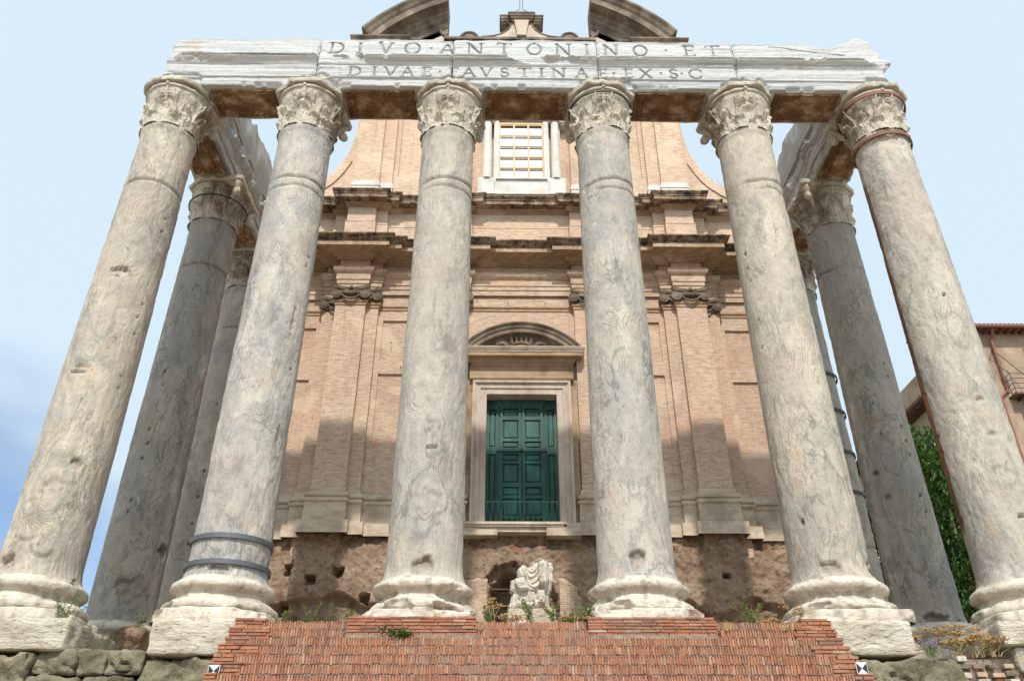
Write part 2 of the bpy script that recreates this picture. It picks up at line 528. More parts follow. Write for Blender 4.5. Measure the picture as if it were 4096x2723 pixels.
def m_plain(name, col, rough=0.5, metal=0.0, var=0.25, scale=6.0, bump=0.15):
    n = N(name, rough, 0.4)
    c = n.co()
    f = n.noise(c, scale, 6, 0.6)
    base = n.mix(tuple(q * (1 - var) for q in col), tuple(min(1, q * (1 + var)) for q in col), f)
    n.b.inputs['Metallic'].default_value = metal
    return n.done(base, n.bump(f, bump, 0.02))

M = {}
M['cip_front'] = m_cipollino("cipollino_marble", 1.0)
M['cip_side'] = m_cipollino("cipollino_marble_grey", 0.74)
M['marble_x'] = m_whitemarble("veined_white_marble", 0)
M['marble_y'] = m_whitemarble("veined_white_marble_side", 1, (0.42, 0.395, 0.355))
M['carved'] = m_carved("carved_marble", (0.53, 0.465, 0.375))
M['base'] = m_carved("base_marble", (0.585, 0.51, 0.41))
M['statue'] = m_carved("statue_marble", (0.62, 0.565, 0.475))
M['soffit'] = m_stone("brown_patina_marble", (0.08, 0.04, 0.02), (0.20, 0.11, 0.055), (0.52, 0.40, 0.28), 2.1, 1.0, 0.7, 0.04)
M['brick'] = m_brick("tan_roman_brick", (0.60, 0.44, 0.325), (0.48, 0.335, 0.24), (0.40, 0.315, 0.245))
M['brick_low'] = m_brick("tan_roman_brick_lower", (0.56, 0.405, 0.29), (0.45, 0.31, 0.22), (0.38, 0.295, 0.23), patch=((-4.7, 6.2, 0.35, 0.75), (0.55, 0.14, 0.10)))
M['brick_upper'] = m_brick("orange_tan_brick", (0.63, 0.455, 0.32), (0.53, 0.365, 0.25), (0.45, 0.355, 0.27), amt=0.6)
M['brick_niche'] = m_brick("niche_brick", (0.50, 0.365, 0.25), (0.42, 0.30, 0.20), (0.30, 0.225, 0.165), 0.24, 0.06)
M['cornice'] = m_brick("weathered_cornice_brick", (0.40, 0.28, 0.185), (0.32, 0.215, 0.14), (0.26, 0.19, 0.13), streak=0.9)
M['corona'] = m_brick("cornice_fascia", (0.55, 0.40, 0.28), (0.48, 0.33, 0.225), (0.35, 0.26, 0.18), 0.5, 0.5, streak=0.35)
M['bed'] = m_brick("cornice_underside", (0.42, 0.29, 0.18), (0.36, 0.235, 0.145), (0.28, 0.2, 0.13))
M['pedstone'] = m_stone("grey_brown_pediment_stone", (0.06, 0.046, 0.036), (0.175, 0.135, 0.10), (0.33, 0.26, 0.20), 1.6, 0.7, 0.5, 0.03)
M['plaster'] = m_stone("buff_plaster", (0.36, 0.28, 0.21), (0.50, 0.40, 0.31), (0.60, 0.50, 0.40), 1.2, 0.6, 0.3, 0.02)
M['travertine'] = m_stone("travertine", (0.40, 0.32, 0.23), (0.60, 0.52, 0.40), (0.74, 0.67, 0.56), 1.6, 2.6, 1.0, 0.09, pit=0.8, fine=7)
M['travertine_wall'] = m_stone("travertine_facing", (0.36, 0.28, 0.20), (0.53, 0.425, 0.315), (0.64, 0.54, 0.42), 1.3, 3.0, 0.45, 0.03, pit=0.4, stain=(0.30, 0.23, 0.17))
M['whitestone'] = m_stone("white_trim_stone", (0.44, 0.40, 0.345), (0.58, 0.54, 0.485), (0.66, 0.63, 0.58), 1.6, 1.0, 0.25, 0.02, stain=(0.58, 0.47, 0.36))
M['framestone'] = m_stone("door_frame_stone", (0.29, 0.215, 0.17), (0.46, 0.365, 0.295), (0.56, 0.47, 0.395), 1.6, 0.35, 0.3, 0.02, pit=0.3)
M['lintelstone'] = m_stone("brown_lintel_stone", (0.15, 0.095, 0.05), (0.33, 0.225, 0.14), (0.45, 0.325, 0.22), 1.4, 1.0, 0.35, 0.02)
M['tuff'] = m_stone("grey_tuff", (0.10, 0.085, 0.05), (0.235, 0.20, 0.13), (0.36, 0.31, 0.21), 1.8, 1.0, 1.0, 0.09, pit=0.7, pitc=(0.06, 0.05, 0.035), fine=8, stain=(0.16, 0.15, 0.085))
M['tuff_dark'] = m_stone("dark_tuff", (0.06, 0.055, 0.045), (0.13, 0.12, 0.10), (0.22, 0.20, 0.17), 1.6, 1.0, 1.0, 0.08, pit=0.5, pitc=(0.03, 0.03, 0.025), fine=9)
M['stairmortar'] = m_stone("stair_mortar", (0.15, 0.115, 0.09), (0.27, 0.21, 0.17), (0.36, 0.29, 0.24), 7.0, 1.0, 0.9, 0.03)
M['greymetal'] = m_plain("grey_steel_strap", (0.115, 0.118, 0.125), 0.45, 0.4, 0.12)
M['rustmetal'] = m_plain("rusty_iron_strap", (0.20, 0.095, 0.05), 0.75, 0.2, 0.45)
M['darkiron'] = m_plain("dark_iron", (0.06, 0.05, 0.045), 0.6, 0.3, 0.3)
M['woodframe'] = m_plain("varnished_window_wood", (0.42, 0.25, 0.085), 0.5, 0, 0.3)
M['green'] = m_plain("green_railing_paint", (0.06, 0.20, 0.13), 0.5, 0, 0.2)
M['darkin'] = m_plain("niche_shadow_earth", (0.10, 0.065, 0.045), 0.95, 0, 0.4, 3)
M['white'] = m_plain("marker_white", (0.75, 0.76, 0.78), 0.5, 0, 0.05)
M['black'] = m_plain("marker_black", (0.02, 0.02, 0.025), 0.5, 0, 0.1)
M['stem'] = m_plain("plant_stem", (0.17, 0.20, 0.07), 0.8, 0, 0.3)
M['leaf'] = m_plain("weed_leaf", (0.13, 0.20, 0.045), 0.65, 0, 0.35)
M['drystem'] = m_plain("dry_stem", (0.42, 0.32, 0.15), 0.9, 0, 0.3)
M['dryhead'] = m_plain("dry_flower_head", (0.40, 0.235, 0.10), 0.9, 0, 0.35)
M['purple'] = m_plain("violet_petals", (0.20, 0.16, 0.46), 0.8, 0, 0.3)
M['bark'] = m_plain("bark", (0.12, 0.09, 0.06), 0.9, 0, 0.4, 5, 0.6)
M['twig'] = m_plain("bare_twig", (0.16, 0.12, 0.10), 0.9, 0, 0.3)

def m_glass():
    n = N("window_glass_reflecting_cloud", 0.04, 0.5)
    n.b.inputs['Metallic'].default_value = 0.92
    c = n.co()
    nb = n.bump(n.noise(c, 1.1, 2), 0.05, 0.05)
    return n.done((0.93, 0.95, 0.98), nb)
M['glass'] = m_glass()

def m_door():
    n = N("green_door_paint", 0.5, 0.4)
    c = n.co()
    f = n.noise(n.vscale(c, (1.2, 1, 0.7)), 1.6, 7, 0.65)
    base = n.ramp(f, [(0.3, (0.004, 0.030, 0.023)), (0.5, (0.008, 0.062, 0.046)), (0.68, (0.026, 0.13, 0.092))])
    sc = n.noise(n.vscale(c, (1, 1, 0.4)), 9, 6, 0.7)
    base = n.mix(base, (0.12, 0.15, 0.10), n.rng(sc, 0.58, 0.70, 0, 0.55))
    dr = n.noise(n.vscale(c, (5, 1, 0.35)), 2.0, 6, 0.65)
    base = n.mix(base, (0.010, 0.020, 0.016), n.rng(dr, 0.52, 0.70, 0, 0.6))
    return n.done(base, n.bump(sc, 0.2, 0.01))
M['door'] = m_door()

def m_stairbrick():
    n = N("red_stair_brick", 0.88, 0.2)
    c = n.co()
    t = n.attr("tint")
    base = n.ramp(t, [(0.05, (0.25, 0.105, 0.062)), (0.35, (0.34, 0.145, 0.08)), (0.6, (0.39, 0.17, 0.092)), (0.8, (0.37, 0.19, 0.115)), (1.0, (0.44, 0.27, 0.175))])
    f = n.noise(c, 9, 7, 0.7)
    base = n.mix(base, n.ramp(f, [(0.3, (0.62, 0.58, 0.55)), (0.55, (1, 1, 1)), (0.75, (1.2, 1.22, 1.22))]), 0.75, 'MULTIPLY')
    d = n.noise(n.vadd(c, (2, 2, 2)), 1.3, 6, 0.65)
    base = n.mix(base, (0.22, 0.16, 0.125), n.rng(d, 0.50, 0.70, 0, 0.6))
    li = n.noise(n.vadd(c, (7, 1, 3)), 4.5, 7, 0.7)
    base = n.mix(base, (0.40, 0.33, 0.26), n.rng(li, 0.60, 0.72, 0, 0.55))
    return n.done(base, n.bump(n.noise(c, 30, 6, 0.7), 0.5, 0.012))
M['stairbrick'] = m_stairbrick()

def m_rubble():
    n = N("brown_roman_concrete", 0.95, 0.1)
    c = n.co()
    x, y, z = n.sep(c)
    f = n.noise(c, 1.3, 8, 0.65)
    base = n.ramp(f, [(0.28, (0.24, 0.15, 0.10)), (0.45, (0.39, 0.265, 0.18)), (0.6, (0.47, 0.33, 0.23)), (0.75, (0.52, 0.39, 0.28))])
    vz = n.vadd(n.vscale(c, (1, 1, 1.6)), n.vscale(n.noise(c, 4, 2, color=True), (0.25, 0.25, 0.25)))
    vc = n.voro(vz, 4.2, out='Color')
    vd = n.voro(vz, 4.2, 'DISTANCE_TO_EDGE')
    _, s1, s2 = n.sep(vc)
    red = n.rng(s1, 0.72, 0.8, 0, 1)
    # reddish tuff and brick lumps near the top course and along the bottom
    band = n.math('MAXIMUM', n.rng(z, 2.95, 3.25), n.rng(n.math('ADD', z, n.math('MULTIPLY', n.noise(c, 0.8, 4), 1.2)), 1.95, 1.5))
    base = n.mix(base, n.mix((0.36, 0.14, 0.06), (0.30, 0.215, 0.085), s2), n.math('MULTIPLY', n.math('MULTIPLY', red, band), 0.85))
    base = n.mix(base, (0.145, 0.095, 0.065), n.math('MULTIPLY', band, n.rng(n.noise(c, 2.0, 5), 0.45, 0.65, 0, 0.6)))
    pit = n.noise(c, 8, 9, 0.75)
    base = n.mix(base, (0.11, 0.07, 0.048), n.rng(pit, 0.53, 0.64, 0, 0.75))
    base = n.mix(base, (0.58, 0.45, 0.335), n.rng(pit, 0.46, 0.36, 0, 0.5))
    h = n.math('ADD', n.math('MULTIPLY', n.noise(c, 8, 10, 0.76), 2.0), n.math('MULTIPLY', n.rng(vd, 0.0, 0.06), n.math('ADD', n.math('MULTIPLY', band, 0.22), 0.03)))
    return n.done(base, n.bump(h, 1.0, 0.075))
M['rubble'] = m_rubble()

def m_leaves(name, a, b):
    n = N(name, 0.5, 0.35)
    t = n.attr("tint")
    base = n.mix(a, b, t)
    n.b.inputs['Subsurface Weight'].default_value = 0.0
    return n.done(base)
M['leaf_bright'] = m_leaves("glossy_green_leaf", (0.035, 0.085, 0.016), (0.13, 0.235, 0.045))
M['leaf_dark'] = m_leaves("deep_green_leaf", (0.022, 0.055, 0.012), (0.075, 0.145, 0.03))
M['house'] = m_stone("ochre_house_plaster", (0.20, 0.14, 0.095), (0.33, 0.235, 0.16), (0.41, 0.30, 0.21), 0.9, 0.7, 0.3, 0.03, stain=(0.24, 0.18, 0.135))
M['house2'] = m_stone("pale_house_plaster", (0.30, 0.24, 0.165), (0.38, 0.31, 0.22), (0.44, 0.37, 0.28), 0.6, 0.6, 0.2, 0.02)
M['whitewall'] = m_stone("white_house_plaster", (0.60, 0.62, 0.66), (0.70, 0.72, 0.76), (0.76, 0.78, 0.8), 0.6, 0.6, 0.2, 0.02)
M['rooftile'] = m_stone("roof_tile", (0.07, 0.042, 0.034), (0.135, 0.075, 0.055), (0.22, 0.13, 0.09), 3, 1, 0.6, 0.04)
M['copper'] = m_plain("brown_gutter_metal", (0.22, 0.085, 0.055), 0.45, 0.3, 0.2)
M['ground'] = m_stone("trodden_earth", (0.22, 0.18, 0.13), (0.33, 0.28, 0.21), (0.42, 0.37, 0.29), 0.5, 1, 0.5, 0.05)

# ------------------------------------------------------------------ layout numbers
FLOOR = -0.70
GROUND = -5.5
CX = [-9.57, -5.918, -2.083, 2.083, 5.918, 9.62]
ROW = [0.0, 3.87, 7.45]
NECK, CAPTOP = 11.90, 13.43

# ================================================================== SETTING
g = MB(); g.box(-600, 600, -600, 600, GROUND - 1, GROUND)
tag(g.build("ground", M['ground']), kind='structure')
g = MB(); g.box(-10.75, 10.75, 2.5, 7.6, FLOOR - 0.9, FLOOR - 0.02); g.box(-5.25, 5.25, -0.7, 2.5, FLOOR - 0.9, FLOOR - 0.02)
tag(g.build("portico_floor", M['ground']), kind='structure')
g = MB(); g.box(-10.6, 10.6, -0.6, 7.6, GROUND, FLOOR - 0.92)
for o_ in [g.build("podium_core", M['tuff'])]:
    tag(o_, kind='structure')
g = MB(); g.box(14.2, 60, 12, 70, GROUND, 2.0)
tag(g.build("terrace", M['ground']), kind='structure')

# ================================================================== COLUMNS
def shaft_mesh(seed, pits=(), grooves=(), rust=None, rough=1.0, knots=(), nth=144, nz=280):
    th = np.linspace(0, 2 * np.pi, nth, endpoint=False)
    z = np.linspace(0.10, NECK + 0.02, nz)
    TH, Z = np.meshgrid(th, z, indexing='ij')
    t = (Z - 0.1) / (NECK - 0.1)
    r = 0.752 - 0.072 * t ** 1.4
    r = r + 0.10 * np.clip(1 - (Z - 0.1) / 0.42, 0, 1) ** 2.2            # apophyge
    r = r + 0.035 * sstep(NECK - 0.22, NECK - 0.06, Z)                   # astragal
    P = np.stack([np.cos(TH) * 0.75, np.sin(TH) * 0.75, Z], -1)
    sd = seed * 7.31
    warp = np.stack([fbm(P * 0.9 + sd, 2, seed), fbm(P * 0.9 + sd + 40, 2, seed + 9), fbm(P * 0.9 + sd + 80, 2, seed + 5)], -1)
    big = fbm(P * np.array([0.9, 0.9, 0.35]) + sd, 3, seed)
    ang = seed * 0.37
    fld = (P[..., 0] * math.cos(ang) + P[..., 1] * math.sin(ang)) * 1.0 + 0.05 * Z + 0.30 * warp[..., 0] + 0.10 * fbm(P * np.array([2.4, 2.4, .8]) + sd, 3, seed + 3)
    rim = np.zeros_like(r)
    rk = random.Random(seed)
    kn = list(knots) + [(rk.uniform(0, 360), rk.uniform(.6, 11.2), rk.uniform(.15, .35), rk.uniform(.25, .8), rk.uniform(.5, 1.1)) for _ in range(2)]
    dome = np.zeros_like(r)
    for ka, kz, kra, krz, kamp in kn:
        da = (TH - R(ka) + np.pi) % (2 * np.pi) - np.pi
        q = np.sqrt((da / kra) ** 2 + ((Z - kz) / krz) ** 2) * (1 + 0.22 * vnoise(P * 3 + ka, seed + 4))
        fld = fld * (1 - 0.75 * np.exp(-(q / 1.1) ** 4)) + kamp * 0.33 * np.exp(-(q / 1.25) ** 2)
        rim = np.maximum(rim, np.clip(kamp - .55, 0, 1) * np.exp(-((q - .95) / .13) ** 2) * sstep(-.3, .4, vnoise(P * 2 + ka, seed)))
        dome = np.maximum(dome, np.exp(-(q / 0.8) ** 2) * kamp)
    saw = (fld * 6.5) % 1.0
    r = r + rough * 0.006 * dome
    r = r + rough * (0.008 * big - 0.007 * (saw < 0.22) * sstep(0.0, 0.5, big + 0.3)
                     + 0.0045 * fbm(P * 5 + sd, 4, seed + 2))
    flake = sstep(0.42, 0.55, fbm(P * np.array([1.3, 1.3, 0.7]) + sd + 9, 4, seed + 6))
    r = r - rough * 0.012 * flake
    stain = np.zeros_like(r); scar = np.zeros_like(r)
    for gz, tilt, dep, a0, wd in grooves:
        zz = gz + tilt * np.cos(TH - a0) + 0.03 * vnoise(P * 3 + sd, 5)
        g_ = np.exp(-((Z - zz) / wd) ** 2) * sstep(-0.7, 0.1, np.cos(TH - a0 + 0.6) + 0.5 + 0.5 * vnoise(P * 1.3 + sd, 8))
        r = r - dep * g_
        scar = np.maximum(scar, 0.65 * np.clip(g_ * 1.3 - 0.3, 0, 1))
    for pa, pz, ra, rz, dep, sc in pits:
        da = (TH - R(pa) + np.pi) % (2 * np.pi) - np.pi
        q = np.sqrt((da / ra) ** 2 + ((Z - pz) / rz) ** 2) + (0.6 if rz > .1 else .3) * fbm(P * 4.5 + sd, 4, seed + 11)
        m_ = sstep(1.05, 0.85, q) * (0.35 + 0.65 * sstep(-rz, rz, Z - pz))
        r = r - dep * m_ * (1 + 0.35 * fbm(P * 7 + sd, 3, 4))
        scar = np.maximum(scar, sc * m_)
    if rust:
        a0, a1, z0, z1 = rust
        da = np.rad2deg(TH) % 360
        edge = 7 * vnoise(P * np.array([0.1, 0.1, 0.9]) + sd, 6) + 3 * vnoise(P * np.array([.1, .1, 5]) + sd, 16)
        stain = sstep(a0 + edge, a0 + 8 + edge, da) * sstep(a1, a1 - 10, da) * sstep(z0, z0 + 1, Z) * sstep(z1, z1 - .6, Z)
    V = np.stack([np.cos(TH) * r, np.sin(TH) * r, Z - FLOOR], -1)
    return V, {'stain': stain.ravel(), 'scar': scar.ravel(), 'bed': fld.ravel(), 'rim': rim.ravel()}

def base_mesh(seed, chips=(), nth=168, broken=0.5):
    th = np.linspace(0, 2 * np.pi, nth, endpoint=False)
    prof = [(-0.70, 1.07, 1), (-0.66, 1.08, 1), (-0.58, 1.08, 1), (-0.50, 1.07, 1), (-0.475, 1.06, .8), (-0.47, 1.00, 0), (-0.455, 1.03, 0), (-0.42, 1.055, 0), (-0.37, 1.06, 0), (-0.32, 1.04, 0), (-0.285, 1.0, 0),
            (-0.27, .955, 0), (-0.255, .90, 0), (-0.21, .86, 0), (-0.17, .845, 0), (-0.13, .855, 0), (-0.115, .905, 0), (-0.095, .905, 0), (-0.09, .93, 0), (-0.06, .965, 0), (-0.02, .98, 0),
            (0.02, .98, 0), (0.055, .965, 0), (0.085, .93, 0), (0.10, .885, 0), (0.12, .86, 0), (0.16, .845, 0), (0.17, .80, 0), (0.17, .6, 0)]
    zi = np.array([p[0] for p in prof]); ri = np.array([p[1] for p in prof]); sq = np.array([p[2] for p in prof])
    u = np.linspace(0, len(prof) - 1, 84)
    z = np.interp(u, range(len(prof)), zi); r0 = np.interp(u, range(len(prof)), ri); s0 = np.interp(u, range(len(prof)), sq)
    TH, Zg = np.meshgrid(th, z, indexing='ij')
    r = np.broadcast_to(r0, TH.shape).copy()
    S = np.broadcast_to(s0, TH.shape)
    sqr = 1.0 / np.maximum(np.abs(np.cos(TH)), np.abs(np.sin(TH)))
    P = np.stack([np.cos(TH), np.sin(TH), Zg], -1)
    sqr = np.minimum(sqr, 1.24 + 0.12 * vnoise(P * 3 + seed, seed))
    r = r * (1 + (sqr - 1) * S)
    low = sstep(0.10, -0.25, Zg)
    er = fbm(P * 2.2 + seed * 3.1, 4, seed)
    r = r - (broken * low) * 0.16 * sstep(0.05, 0.5, er) + 0.017 * fbm(P * 4.5 + seed, 4, seed + 4)
    # eroded lower courses lose their mouldings and run into rough stone
    rough = 0.97 + 0.11 * sstep(0.0, -0.7, Zg) + 0.07 * fbm(P * 3 + seed, 4, seed + 1)
    k = broken * sstep(-0.15, 0.35, fbm(P * np.array([1.3, 1.3, 0.4]) + seed * 5, 3, seed + 8)) * sstep(-0.12, -0.3, Zg)
    r = r * (1 - k) + rough * k
    scar = np.zeros_like(r)
    for pa, pz, ra, rz, dep in chips:
        da = (TH - R(pa) + np.pi) % (2 * np.pi) - np.pi
        q = np.sqrt((da / ra) ** 2 + ((Zg - pz) / rz) ** 2) + 0.3 * fbm(P * 4, 3, seed + 21)
        r = r - dep * sstep(1.1, 0.6, q)
    Z2 = Zg + 0.012 * fbm(P * 4 + seed, 3, seed + 31) * (Zg > -0.68)
    return np.stack([np.cos(TH) * r, np.sin(TH) * r, Z2 - FLOOR], -1)

def leaf_relief(TH, v_abs, th0, z0, h, W, proj, seed):
    """acanthus leaf as relief on the bell: returns height above the bell"""
    da = (TH - th0 + np.pi) % (2 * np.pi) - np.pi
    v = (v_abs - z0) / h
    vc = np.clip(v, 0, 1)
    w = W * (1 - 0.9 * (vc - 0.45) ** 2) * np.where(vc > 0.70, np.sqrt(np.clip(1 - ((vc - 0.70) / 0.30) ** 2, 0.0, 1)), 1.0) + 1e-4
    w = w * (1 + 0.07 * np.cos(2 * np.pi * v * 4.5))
    u = np.abs(da) / w
    ins = (v > -0.02) & (v < 1.0) & (u < 1)
    curl = np.exp(-((v - 0.86) / 0.13) ** 2)
    body = 0.34 + 0.30 * vc + 0.55 * curl
    fan = 1 + 0.20 * np.cos(2 * np.pi * (u * 2.6 - v * 0.9)) * sstep(0.1, 0.3, u) + 0.25 * np.exp(-(da / (W * 0.13)) ** 2)
    e = proj * body * (1 - 0.30 * u ** 2) * fan * sstep(1.0, 0.86, u)
    return np.where(ins, e, 0)

def capital_mesh(seed, breaks=(), nth=360, nz=130, patina=None):
    th = np.linspace(0, 2 * np.pi, nth, endpoint=False)
    z = np.linspace(0, 1.315, nz)
    TH, Z = np.meshgrid(th, z, indexing='ij')
    P = np.stack([np.cos(TH), np.sin(TH), Z], -1)
    bell = 0.665 + 0.02 * Z + 0.125 * sstep(0.50, 1.25, Z) ** 1.3
    lip = 0.045 * sstep(1.235, 1.25, Z)
    rel = np.zeros_like(Z)
    per = np.pi / 4
    off = -np.pi / 2
    for k in range(8):
        rel = np.maximum(rel, leaf_relief(TH, Z, off + (k + .5) * per, 0.0, 0.46, 0.37, 0.115, seed))
        rel = np.maximum(rel, leaf_relief(TH, Z, off + k * per, 0.06, 0.72, 0.30, 0.13, seed))
        # caulis stalk with a flared calyx, leaning to its corner
        c0 = off + (k + .5) * per
        sgn = 1 if k % 2 == 0 else -1
        lean = c0 + sgn * 0.02 - sgn * 0.16 * sstep(0.45, 1.1, Z)
        da = (TH - lean + np.pi) % (2 * np.pi) - np.pi
        wst = 0.065 + 0.09 * sstep(0.78, 1.0, Z)
        st = np.where((np.abs(da) < wst) & (Z > 0.42) & (Z < 1.06 + 0.05 * np.cos(da * 40)), 0.11 * np.sqrt(np.clip(1 - (da / wst) ** 2, 0, 1)) * (0.85 + 0.2 * np.cos(da * 60)), 0)
        st = st + np.where((np.abs(da) < wst * 1.25) & (np.abs(Z - 0.80) < 0.022), 0.03, 0)
        rel = np.maximum(rel, st)
        if k % 2 == 0:
            # central stem rising to the lip, with two little helices
            cc = off + k * per
            da = (TH - cc + np.pi) % (2 * np.pi) - np.pi
            rel = np.maximum(rel, np.where((np.abs(da) < 0.035) & (Z > 0.8), 0.05, 0))
            for s_ in (-1, 1):
                q = np.hypot((da - s_ * 0.13) / 1.2, (Z - 0.93) / 1.0)
                rel = np.maximum(rel, np.where((np.abs(q - 0.075) < 0.026) & (Z > 0.90), 0.07, 0))
                rel = np.maximum(rel, np.where((q < 0.03), 0.05, 0))
    er = fbm(P * 3.2 + seed * 4.7, 4, seed)
    rel = rel * (1 - 0.55 * sstep(0.15, 0.8, er))
    rel = rel + 0.009 * fbm(P * 6 + seed, 3, seed + 2)
    r = bell + rel + lip
    r = r + np.where(Z < 0.05, 0.05, 0)
    scar = np.zeros_like(r)
    for pa, pz, ra, rz, dep in breaks:
        da = (TH - R(pa) + np.pi) % (2 * np.pi) - np.pi
        q = np.sqrt((da / ra) ** 2 + ((Z - pz) / rz) ** 2) + 0.3 * fbm(P * 4 + seed, 3, seed + 5)
        m_ = sstep(1.1, 0.7, q)
        r = r * (1 - m_) + (0.68 - dep + 0.04 * fbm(P * 6, 3, seed)) * m_
    stain = np.zeros_like(r)
    if patina is not None:
        stain = sstep(-0.1, 0.6, np.cos(TH - R(patina)) + 0.5 * fbm(P * 2.5 + seed, 3, seed + 3))
    V = np.stack([np.cos(TH) * r, np.sin(TH) * r, Z + NECK - FLOOR], -1)
    return V, stain

def abacus_mb(seed, broken):
    """concave-sided abacus; broken = angles (deg) of the corners that are knocked off"""
    n = 160
    th = np.linspace(0, 2 * np.pi, n, endpoint=False)
    m = MB()
    d = np.deg2rad(((np.rad2deg(th) + 45) % 90) - 45)
    q4 = np.abs(d) / (np.pi / 4)
    r = (0.865 + 0.09 * q4 ** 2) / np.cos(d)             # concave sides
    P0 = np.stack([np.cos(th), np.sin(th), 0 * th], -1)
    dc = np.pi / 4 - np.abs(d)
    cut = np.full(n, 1.30)
    for b in broken:
        da = (th - R(b) + np.pi) % (2 * np.pi) - np.pi
        cut = np.where(np.abs(da) < .79, 0.925 + 0.035 * vnoise(P0 * 3 + seed + b, seed), cut)
    r = np.minimum(r, cut / np.cos(dc))
    r = r + 0.05 * np.exp(-(d / 0.10) ** 2) * (0.4 + 0.6 * (vnoise(P0 * 2 + seed, 3) > -.2))
    r = r + 0.026 * fbm(P0 * 5 + seed * 2, 4, seed + 7)
    prof = [(1.30, -0.19), (1.345, -0.18), (1.37, -0.15), (1.385, -0.09), (1.39, -0.035), (1.395, -0.015), (1.405, 0.0), (1.45, 0.010), (1.51, 0.016), (1.535, 0.0)]
    V = np.zeros((n, len(prof) + 2, 3))
    for j, (zz, dr) in enumerate([(1.30, None)] + prof + [(1.545, None)]):
        rr = 0.55 if dr is None else r + dr * (0.7 + 0.9 * q4)
        nn = 0.012 * fbm(np.stack([np.cos(th) * 3, np.sin(th) * 3, 0 * th + zz * 6], -1) + seed, 3, seed + 9)
        V[:, j, 0] = np.cos(th) * (rr + nn); V[:, j, 1] = np.sin(th) * (rr + nn)
        V[:, j, 2] = min(zz, CAPTOP - NECK + 0.004) + NECK - FLOOR
    m.grid(V, closed_u=True)
    return m

def scroll_mb(corners):
    m = MB()
    for cdeg in corners:
        a = R(cdeg)
        pts, rs = [], []
        for i in range(26):
            t = i / 25
            if t < 0.45:
                q = t / 0.45
                rad = 0.76 + 0.34 * q ** 1.5; zz = 0.72 + 0.40 * q
            else:
                q = (t - 0.45) / 0.55
                ang = math.pi * 0.6 - q * math.pi * 2.6
                rr = 0.13 * (1 - 0.75 * q)
                rad = 1.06 + rr * math.cos(ang) + 0.02; zz = 1.0 + rr * math.sin(ang) - 0.01
            pts.append((math.cos(a) * rad, math.sin(a) * rad, zz + NECK - FLOOR))
            rs.append(0.05 + 0.02 * t)
        m.tube(pts, rs, 7)
        m.ball((math.cos(a) * 1.08, math.sin(a) * 1.08, 1.0 + NECK - FLOOR), (.12, .12, .13), 10, 7)
        m.tube([(math.cos(a) * .80, math.sin(a) * .80, .9 + NECK - FLOOR), (math.cos(a) * 1.02, math.sin(a) * 1.02, 1.22 + NECK - FLOOR), (math.cos(a) * 1.12, math.sin(a) * 1.12, 1.40 + NECK - FLOOR)], [.06, .09, .13], 8)
    return m

def ring_mb(r, z0, z1, tilt=0.0, ta=0.0, t=0.02, n=72):
    m = MB()
    th = np.linspace(0, 2 * np.pi, n, endpoint=False)
    V = np.zeros((n, 5, 3))
    for j, (rr, zz) in enumerate([(r - t, z0), (r + t, z0), (r + t, z1), (r - t, z1), (r - t, z0)]):
        V[:, j, 0] = np.cos(th) * rr; V[:, j, 1] = np.sin(th) * rr
        V[:, j, 2] = zz + tilt * np.cos(th - ta) - FLOOR
    m.grid(V, closed_u=True)
    return m

def column(i, row, label, seed, mat, pits=(), grooves=(), rust=None, chips=(), breaks=(), broken=(), corners=(), bands=(), rough=1.0, basebroken=0.5, patina=None, knots=()):
    t = thing("corinthian_column", label, "column", (CX[i], ROW[row], FLOOR), "cipollino columns of the portico", worldmesh=False)
    V, att = shaft_mesh(seed, pits, grooves, rust, rough, knots)
    m = MB(); m.grid(V, closed_u=True)
    m.build("shaft", mat, t, smooth=True, point_attr=att)
    m = MB(); m.grid(base_mesh(seed, chips, broken=basebroken), closed_u=True)
    m.build("base", M['base'], t, smooth=True, angle=50)
    V, st = capital_mesh(seed, breaks, patina=patina)
    m = MB(); m.grid(V, closed_u=True)
    cap = m.build("capital", M['carved'], t, smooth=True, angle=55, point_attr={'stain': st.ravel()})
    abacus_mb(seed, broken).build("abacus", M['carved'], cap, smooth=True, angle=40)
    if corners:
        for q in corners:
            scroll_mb([q]).build("corner_scroll", M['carved'], cap, smooth=True)
    for (r, z0, z1, tilt, ta, mm, nm) in bands:
        ring_mb(r, z0, z1, tilt, ta).build(nm, M[mm], t, smooth=True, angle=40)
    return t

F = -90            # direction (deg) facing the viewer
def holes(a, zs, s=0.035):
    return [(a + random.uniform(-3, 3), z_, 0.05, s, 0.07, 1.0) for z_ in zs]
D2 = [(10.12, 0.05, 0.06, 0.6, 0.035), (9.83, 0.03, 0.045, 1.0, 0.028)]
column(0, 0, "front column at the row's left end, with a gash high on its shaft", 3, M['cip_front'],
       knots=[(F+8,8.3,.22,.42,1.),(F+10,6.0,.30,.75,1.2),(F+4,5.0,.25,.35,1.),(F+5,1.9,.4,.6,1.2)],
       pits=[(F + 12, 7.1, 0.30, 0.16, 0.09, 0.1), (F + 5, 7.02, 0.22, 0.03, 0.12, 0.9), (F, 4.6, 0.22, 0.03, 0.06, 0.8), (F - 4, 4.45, 0.24, 0.025, 0.07, 0.8), (F + 35, 2.4, 0.14, 0.16, 0.08, 0.5), (F + 8, 1.5, 0.3, 0.5, 0.035, 0.0), (F + 2, 0.45, 0.5, 0.3, 0.05, 0.1), (F - 25, 0.35, .2, .15, .1, .3)]
       + holes(F + 68, [9.0, 8.6, 6.5, 6.1, 5.7, 4.6, 4.3], 0.03),
       grooves=[(9.95, 0.03, 0.06, 0.2, 0.035)], breaks=[(F + 28, 0.18, 0.3, 0.16, 0.03)], broken=(-135, -45), corners=(45, 135), basebroken=0.3, patina=60)
